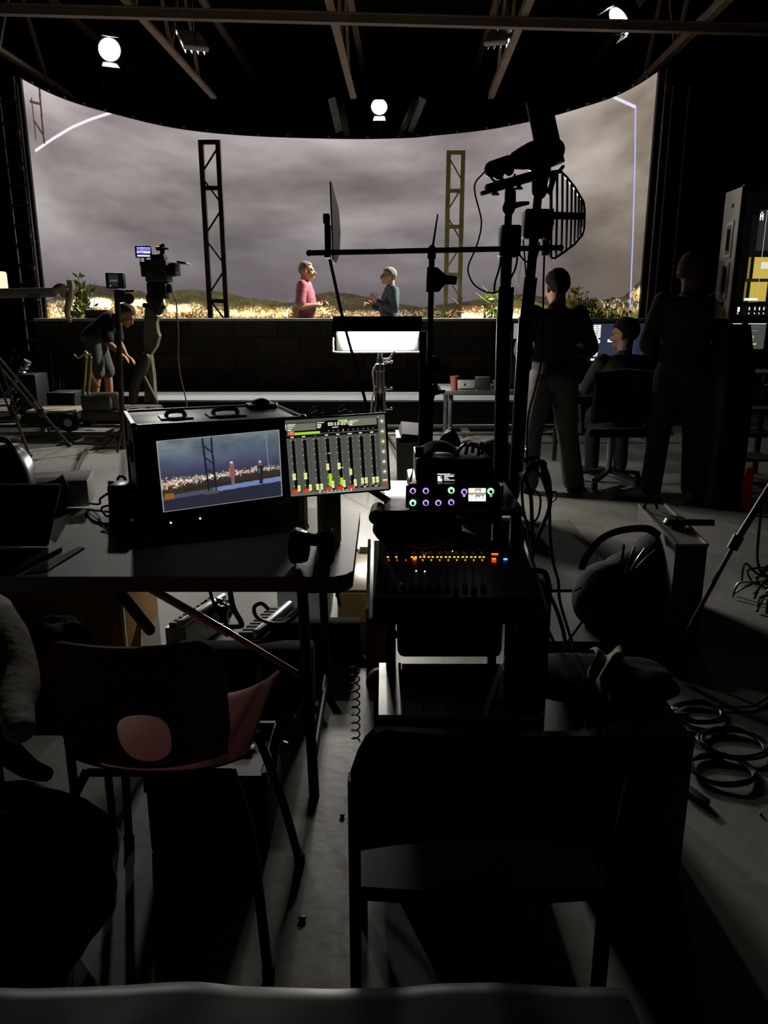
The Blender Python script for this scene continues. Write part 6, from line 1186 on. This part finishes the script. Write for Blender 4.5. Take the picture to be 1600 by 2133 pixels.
for x, y, h in ((1095, 930, 'ff3040'), (1095, 935, 'ffffff')): m = MB(); m.ball(at(x, y, YP2-.03), .002, n=8); m.build('status_light', glow('led_'+h, h, 2.), bpy.data.objects['antenna_mast.001'])
# ================================================================ FLOOR AT THE RIGHT
m = MB(); m.prism([fl(1040, 1087), fl(1187, 1085), fl(1243, 1150), fl(1262, 1229), fl(1060, 1229)], (0, 0, .004)); tag(m.build('floor_mat', mat('mat_grey', '55554f', .75)), 'dark grey mat lying flat on the floor right of the cart', 'mat')
m = MB(); m.prism([fl(1060, 1233), fl(1262, 1236), fl(1215, 1290), fl(1180, 1338), fl(1060, 1338)], (0, 0, .006)); tag(m.build('white_board', mat('board_white', 'a4a49f', .5, var=.05)), 'white board lying flat on the floor beside the black backpack', 'board')  # slanted right edge traces the backpack's shadow, shade put into the outline
for yy, r_, lb in ((1231, .007, 'black cable crossing the floor along the grey mat'), (1341, .012, 'thick black cable run crossing the floor behind the khaki cloth'), (1348, .009, 'second black cable lying along the thick cable run'), (1362, .008, 'black cable nearest the camera in the floor run')):
    m = MB(); m.tube(spline([fl(1085, yy+2, r_), fl(1180, yy, r_), fl(1290, yy+2, r_), fl(1400, yy+6, r_)], 6), r_, 7); tag(m.build('floor_cable', BLK), lb, 'cable')
# backpack
m = MB()
for x, y, Y, r_ in ((1255, 1238, 3.42, (.14, .15, .165)), (1300, 1225, 3.48, (.15, .17, .19)), (1345, 1195, 3.5, (.12, .17, .215)), (1330, 1250, 3.5, (.14, .16, .16))): m.ball(at(x, y, Y), r_, Matrix.Rotation(.35, 3, 'Y'))
m = remesh(m, .018, 6)
for v in m.bm.verts: v.co += V((1, .6, 1))*.016*mnoise.noise(v.co*7); v.co.z = max(v.co.z, .004)
bp_ = tag(m.build('backpack', FAB, angle=80), 'bulging black backpack with a loop handle leaning against the grey case', 'backpack')
bo = bpy.data.objects['backpack']; ORG['backpack'] = V(bo.location)
m = MB(); m.tube(spline([at(1212, 1185, 3.4), at(1222, 1160, 3.38), at(1250, 1125, 3.36), at(1290, 1106, 3.36), at(1345, 1101, 3.38), at(1372, 1115, 3.42)], 6), .010, 8, sx=1.8); m.build('loop_handle', FAB, bo)
m = MB(); m.rod(at(1196, 1232, 3.25), at(1212, 1222, 3.25), .005, n=8); m.build('zip_pull', CHR, bo)
m = MB()
for k in range(4): m.tube(spline([at(1300+k*22, 1135+k*4, 3.27), at(1296+k*16, 1165, 3.24), at(1290+k*12, 1200-k*5, 3.24)], 4), .006, 6)
m.build('seam_piping', BLKS, bo)
# grey case
y0_, y1_ = 3.2, 3.92; ff = fl(1390, 1345); x0_ = at(1398, 1240, y0_).x; x1_ = at(1463, 1240, y0_).x; t = thing('grey_upright_case', 'tall grey case standing on edge behind the backpack', 'case', ((x0_+x1_)/2, 3.55, 0))
m = MB(); m.prism([(x0_, y0_, 0), (x1_, y0_, 0), (x1_+.07, y1_, 0), (x0_+.07, y1_, 0)], (0, 0, .46)); m.build('shell', mat('case_mid_grey', '5f5e58', .6, var=.12), t)
m = MB(); m.bar((x0_, y0_-.004, .463), (x0_+.07, y1_, .463), .012, .012); m.bar((x0_, y0_-.004, .463), (x1_, y0_-.004, .463), .012, .012); m.bar((x1_, y0_, .463), (x1_+.07, y1_, .463), .012, .012); m.build('edging', mat('case_edge_pale', '9a988e', .35, .7), t)
for x in (x0_+.03, x1_-.03): m = MB(); m.box((x, y0_-.006, .44), (.04, .012, .04), bev=.004); m.build('corner_cap', BLK, t)
m = MB(); m.box(((x0_+x1_)/2+.02, y0_-.006, .24), (.02, .012, .05), bev=.004); m.build('latch', BLK, t)
c = V(((x0_+x1_)/2+.035, 3.5, .47)); t = thing('strapped_gadget', 'black round gadget with a stubby grip lying on top of the grey case', 'gadget', c)
m = MB(); m.lathe([(.05, 0), (.055, .012), (.045, .032), (.02, .036)], c, 20); m.build('disc', BLKS, t); m = MB(); m.rod(c+V((.05, -.01, .014)), c+V((.17, -.03, .018)), .016, n=12); m.build('grip', RUB, t); m = MB(); m.ball(c+V((-.01, -.03, .034)), (.012, .006, .005), n=8); m.build('bright_cap', CHR, t)
m = MB(); m.tube(spline([c+V((-.05, .3, 0)), c+V((-.03, .3, .05)), c+V((.0, .3, .05)), c+V((.02, .3, 0))], 4), .007, 6); m.build('strap_loop', BLK, t)
# tripod leg at the right
t = thing('tripod', 'black tripod reaching in from the right edge with one long slanting leg', 'tripod', (1.78, 2.95, 0))
h = at(1700, 860, 3.0); e = fl(1402, 1372, .01); e = V((at(1402, 1372, 2.95).x, 2.95, .01)); j = at(1532, 1130, 2.98); s_ = at(1402, 1372, 2.95)
m = MB(); m.rod(h, j, .014, n=12); m.rod(j, s_, .009, n=10); d_ = (s_-j).normalized(); m.rod(j-d_*.03, j+d_*.03, .022, n=12); lg = m.build('leg', BLKM, t); m = MB(); m.ball(s_, .015, n=10); m.build('foot', RUB, lg)
m = MB(); m.rod(h, (h.x+.25, 3.5, .02), .014, n=12); m.build('leg', BLKM, t); m = MB(); m.rod(h, (h.x+.45, 2.7, .02), .014, n=12); m.build('leg', BLKM, t); m = MB(); m.lathe([(.05, -.06), (.06, .02), (.03, .08), (.02, .3)], h, 16); m.build('crown', BLKM, t)
m = MB(); m.tube(spline([at(1590, 1030, 3.1), at(1582, 1100, 3.1), at(1578, 1160, 3.1), at(1585, 1190, 3.1), at(1600, 1200, 3.1)], 6), .006, 6); tag(m.build('hanging_cable', BLK), 'thin cable hanging inside the tripod at the right edge', 'cable')
m = MB(); rr = random.Random(3)
for k in range(16):
    p = fl(1500+rr.random()*110, 1200+rr.random()*80, .01); m.tube(spline([p, p+V((rr.uniform(0, .1), rr.uniform(-.08, .08), rr.uniform(.03, .10))), p+V((rr.uniform(.1, .2), rr.uniform(-.08, .08), rr.uniform(.03, .10))), p+V((rr.uniform(.2, .3), rr.uniform(-.1, .1), .01))], 8), .006, 6)
tag(m.build('cable_heap', BLKS), 'heap of tangled black cables under the tripod at the right edge', 'cables')
for i, (cx_, cy_, rx_, lb) in enumerate(((1500, 1610, 68, 'loosely coiled black cable on the floor at the lower right, nearest coil'), (1525, 1555, 75, 'coiled black cable on the floor at the right, middle coil'), (1455, 1490, 60, 'glossy coiled cable beside the blue connector at the right'))):
    m = MB(); c = fl(cx_, cy_); w = rx_/F_PX*2.3; P_ = [c+V((w*(1+.12*math.sin(k*.37+i))*math.cos(k*.31), w*.85*(1+.1*math.cos(k*.41))*math.sin(k*.31), .010+.003*(k//20)+.004*math.sin(k*.9))) for k in range(78)]; m.tube(P_, .0055, 6); tag(m.build('cable_coil', BLKS if i != 2 else mat('grey_gloss_cable', '3a3a38', .25)), lb, 'cable', 'cable coils on the floor')
m = MB(); c = fl(1410, 1493, .03); m.limb([c-V((.03, .005, 0)), c, c+V((.035, .008, 0))], [.016, .02, .012], 12, 3); tag(m.build('blue_connector', mat('blue_plug', '6f86a8', .3)), 'pale blue cable connector on the floor by the black trunk', 'connector')
m = MB(); m.tube(spline([fl(1600, 1452, .01), fl(1570, 1470, .01), fl(1540, 1473, .01), fl(1480, 1472, .012)], 6), .005, 6); tag(m.build('grey_cable', mat('grey_cable', '77776f', .4)), 'thin grey cable trailing in from the right edge', 'cable')
m = MB(); a, b = fl(1425, 1640, .012), fl(1473, 1674, .012); m.bar(a, b, .03, .02, bev=.003); tag(m.build('black_adapter', BLK), 'flat black adapter lying on the floor below the cable coils', 'adapter')
# khaki cloth, dark heap, tall trunk
x0_, x1_ = at(1195, 1550, 1.8).x, at(1436, 1700, 1.72).x
m = MB(); m.span(x0_, x1_, 1.72, 2.18, .0, .41, bev=.02); t = tag(m.build('tall_case', BLK), 'tall black trunk standing behind the right side of the black chair', 'trunk')
m = MB()
for z in (.1, .3): m.box((x1_+.002, 1.78, z), (.012, .03, .05), bev=.003)
m.build('side_catch', DGR, t)
blob('dark_jacket', ((x0_+x1_)/2-.03, 2.02, .43), (.22, .13, .035), mat('jacket_black', '0a0a0b', .95, var=.3, spec=.1), 'dark jacket heaped on the tall black trunk', 'jacket', 9, .35)
m = MB(); q = [(1225, 1362), (1295, 1358), (1300, 1372), (1280, 1410), (1262, 1440), (1252, 1478), (1240, 1462), (1242, 1410)]
ca_, cb_ = at(1236, 1365, 2.22), at(1298, 1362, 2.20)
k4 = [at(1226, 1364, 2.12), at(1298, 1359, 2.12), at(1262, 1482, 1.80), at(1238, 1478, 1.80)]
m.grid(lambda u, v: k4[0].lerp(k4[1], u).lerp(k4[3].lerp(k4[2], u), v)+V((.012*math.sin(v*7), .0, .016+.012*math.sin(u*9+v*4)+.008*math.sin(v*11-u*3)+.02*math.sin(v*3.14))), 20, 20, thick=.005)
tag(m.build('khaki_cloth', mat('khaki', '6d6a48', .85, bump=.4)), 'crumpled khaki cloth hanging over the dark jacket', 'cloth')
# ================================================================ CHAIRS
RED_ = mat('red_plastic', '8e1f22', .42, var=.08)
TUBE = mat('chair_tube', '1c1c1e', .4, .6)
t = thing('red_plastic_chair', 'red moulded plastic chair with an oval hole in its back', 'chair', (-.52, 1.62, 0))
def bk(u, v):                                          # back shell seen from behind, left to right, bottom to top
    x = -.735+.385*u; cu = (u-.5)*2
    sx_ = 1+.03*v-.20*max(0, .35-v)*1.4; X = -.545+(x+.545)*sx_
    Y = 1.585-.055*v-.035*(1-cu*cu)+.03*max(0, .25-v)*2
    zt_ = .775-.010*(1-cu*cu)-.075*(max(0, abs(cu)-.68)/.32)**2.6; zb_ = .435+.015*cu*cu
    return X, Y, zb_+(zt_-zb_)*v
m = MB(); bm = m.bm; nu, nv = 64, 54
hu, hv, au, av = .52, .265, .155, .215
inside = lambda u, v: (abs((u-hu)/au)**2.6+abs((v-hv)/av)**2.6) < 1
vs = {}
def gv(i, j):
    if (i, j) not in vs:
        u, v = i/nu, j/nv; d = (abs((u-hu)/au)**2.6+abs((v-hv)/av)**2.6)
        if d < 1:
            k = max(d, 1e-6)**(-1/2.6); u, v = hu+(u-hu)*k, hv+(v-hv)*k
        vs[(i, j)] = bm.verts.new(V(bk(u, v)))
    return vs[(i, j)]
for i in range(nu):
    for j in range(nv):
        cc = [(i, j), (i+1, j), (i+1, j+1), (i, j+1)]
        if all(inside(a/nu, b/nv) for a, b in cc): continue
        f4 = [gv(*c) for c in cc]
        try: bm.faces.new(f4)
        except ValueError: pass
bmesh.ops.remove_doubles(bm, verts=bm.verts[:], dist=.0008); bmesh.ops.recalc_face_normals(bm, faces=bm.faces[:]); bmesh.ops.solidify(bm, geom=bm.faces[:], thickness=.007); m.build('backrest', RED_, t, angle=60)
def st(u, v):                                          # seat pan: v from back to front
    cu = (u-.5)*2; X = -.52+.225*cu*(1-.10*(1-v)); Y = 1.565+.40*v; return X, Y, .445+.055*abs(cu)**3*(.35+.65*v)-.022*(1-cu*cu)-.02*max(0, v-.85)/.15
m = MB(); m.grid(st, 28, 18, thick=.007); m.build('seat', RED_, t, angle=60)
for pts in ([(-.70, 1.60, .40), (-.745, 1.50, .28), (-.775, 1.40, .01)], [(-.36, 1.60, .40), (-.30, 1.50, .28), (-.258, 1.40, .01)], [(-.68, 1.80, .395), (-.70, 1.83, .2), (-.712, 1.845, .01)], [(-.33, 1.78, .395), (-.27, 1.775, .2), (-.228, 1.77, .01)]):
    m = MB(); m.tube(spline(pts, 5), .0115, 10); lg = m.build('leg', TUBE, t); m = MB(); m.lathe([(.014, 0), (.015, .03), (.012, .035)], (pts[-1][0], pts[-1][1], .001), 12); m.build('foot_cap', RUB, lg)
m = MB(); m.tube([(-.70, 1.60, .395), (-.36, 1.60, .395)], .010, 8); m.tube([(-.68, 1.79, .39), (-.33, 1.79, .39)], .010, 8); m.tube([(-.52, 1.60, .395), (-.50, 1.79, .39)], .008, 8); m.build('seat_frame', TUBE, t)
# black chair
GRB = mat('chair_black', '0c0d0c', .5, var=.2, spec=.25); t = thing('black_chair', 'black chair with dipped curved backrest nearest the camera', 'chair', (.17, 1.3, 0))
def bb_(u, v):
    cu = (u-.5)*2; zt_ = .816-.040*(1-abs(cu)**1.8)-.085*(max(0, abs(cu)-.74)/.26)**2.6-.006*cu; zb_ = .575-.02*(1-cu*cu)
    return .168+.222*cu*(1-.02*(1-v)), 1.115+.055*(1-cu*cu)-.03*v, zb_+(zt_-zb_)*v
m = MB(); m.grid(bb_, 36, 16, thick=.014); m.build('backrest', GRB, t, angle=60)
m = MB(); m.grid(lambda u, v: (.168+.215*(u-.5)*2, 1.16+.42*v, .455-.012*math.sin(u*3.14)-.02*max(0, v-.8)), 16, 12, thick=.03); m.build('seat', GRB, t)
FR = mat('chair_frame_green', '2c3a36', .3, .5)
for x in (-.050, .386):
    m = MB(); m.bar((x, 1.125, .0), (x, 1.125, .70), .020, .026, up=(0, 1, 0)); m.build('leg', FR, t); m = MB(); m.bar((x, 1.58, 0), (x, 1.56, .445), .020, .024, up=(0, 1, 0)); m.build('leg', FR, t)
    m = MB(); m.bar((x, 1.13, .44), (x, 1.56, .44), .016, .024); m.build('seat_rail', FR, t)
# left edge: shirt and dark bag
m = MB(); SHT = mat('beige_cotton', 'dcd7c0', .85, bump=.5, scale=24, var=.15)
P_ = [at(-40, 1290, 1.80), at(0, 1345, 1.70), at(34, 1420, 1.58), at(34, 1475, 1.47), at(42, 1522, 1.38)]
m.limb(P_, [.080, .070, .050, .036, .028], 22, 6); 
for v in m.bm.verts: v.co += v.co.normalized()*.014*mnoise.noise(v.co*17)
t = tag(m.build('beige_shirt', SHT, angle=80), 'beige cotton shirt sleeve hanging in at the left edge beside the red chair', 'shirt')
bo = t; ORG[t.name] = V(t.location); m = MB(); m.ball(at(50, 1432, 1.515), (.006, .004, .006), n=8); m.build('button', mat('dark_button', '2a2218', .4), bo)
blob('grey_bag', (at(75, 1370, 1.72).x, 1.80, .58), (.12, .07, .115), mat('grey_cloth', '45443e', .9, bump=.3), 'grey cloth bag between the beige shirt and the red chair', 'bag', 6, .35)
m = MB(); m.span(-1.15, -.76, 1.68, 1.98, .44, .47, bev=.01); s_ = m.build('seat', DGR, thing('side_stool', 'dark stool at the left edge under the grey cloth bag', 'stool', (-.95, 1.7, 0)))
for x in (-1.1, -.79):
    for y in (1.72, 1.94): m = MB(); m.rod((x, y, 0), (x, y, .44), .012, n=8); m.build('leg', TUBE, bpy.data.objects['side_stool'])
blob('black_rucksack', (-.83, 1.46, .215), (.25, .15, .215), FAB, 'bulky black rucksack on the floor at the left, beside the red chair legs', 'rucksack', 14, .4, 2.2)
m = MB(); m.limb([at(-20, 1545, 1.52), at(20, 1570, 1.54), at(60, 1600, 1.55), at(95, 1612, 1.56)], [.035, .03, .024, .018], 14, 4); tag(m.build('blue_sleeve', mat('denim_blue', '3c4a55', .9, bump=.4)), 'dark blue cloth sleeve trailing over the black rucksack', 'cloth')
# table with glossy sheet in front of the camera
t = thing('near_table', 'table edge covered with glossy dark sheet at the bottom of the view', 'table', (-.25, .2, 0))
m = MB(); m.span(-1.0, .25, -.25, .70, .69, .712, bev=.004); m.build('table_top', BLK, t)
m = MB(); m.grid(lambda u, v: (-1.02+1.285*u+.02*math.sin(v*3), -.26+.975*v+.004*math.sin(u*23), .718+.004*mnoise.noise(V((u*9, v*6, 1)))+.003*mnoise.noise(V((u*25, v*14, 3)))-.02*max(0, v-.985)/.015), 90, 60, thick=.003); m.build('glossy_sheet', mat('dark_sheet', '27322f', .42, var=.2, spec=.6), t, angle=80)
for x in (-.95, .2):
    for y in (-.2, .6): m = MB(); m.rod((x, y, 0), (x, y, .69), .018, n=10); m.build('leg', TUBE, t)
rr = random.Random(9)
for k, (x, y, lb) in enumerate(((500, 1808, 'dark scrap on the floor behind the red chair legs'), (630, 1912, 'tiny dark scrap on the floor right of the red chair'), (713, 1698, 'dark chip on the floor left of the black chair'), (1585, 1696, 'small dark chip on the floor at the right edge'))):
    p = fl(x, y, .004); m = MB(); m.ball(p, (.014-.003*k, .008, .004), n=8); tag(m.build('floor_scrap', BLK), lb, 'scrap')
# ================================================================ LIGHT AND CAMERA
w = bpy.data.worlds.new('World'); SC.world = w; w.use_nodes = True; bg = w.node_tree.nodes['Background']; bg.inputs[0].default_value = (.75, .8, .85, 1); bg.inputs[1].default_value = .0
cam = bpy.data.cameras.new('Camera'); co = bpy.data.objects.new('Camera', cam); COL.objects.link(co); SC.camera = co
co.location = (0, 0, CAM_H); co.rotation_euler = (R(90)-PITCH, 0, 0); cam.sensor_fit = 'HORIZONTAL'; cam.sensor_width = 36; cam.lens = 36*F_PX/1600; cam.clip_start = .02; cam.clip_end = 100
vs_ = SC.view_settings; vs_.view_transform = 'Standard'; vs_.look = 'None'; vs_.exposure = 0; vs_.gamma = 1; vs_.use_curve_mapping = False
SC.cycles.use_denoising = True; SC.cycles.max_bounces = 6; SC.cycles.sample_clamp_indirect = 4; SC.cycles.caustics_reflective = False; SC.cycles.caustics_refractive = False
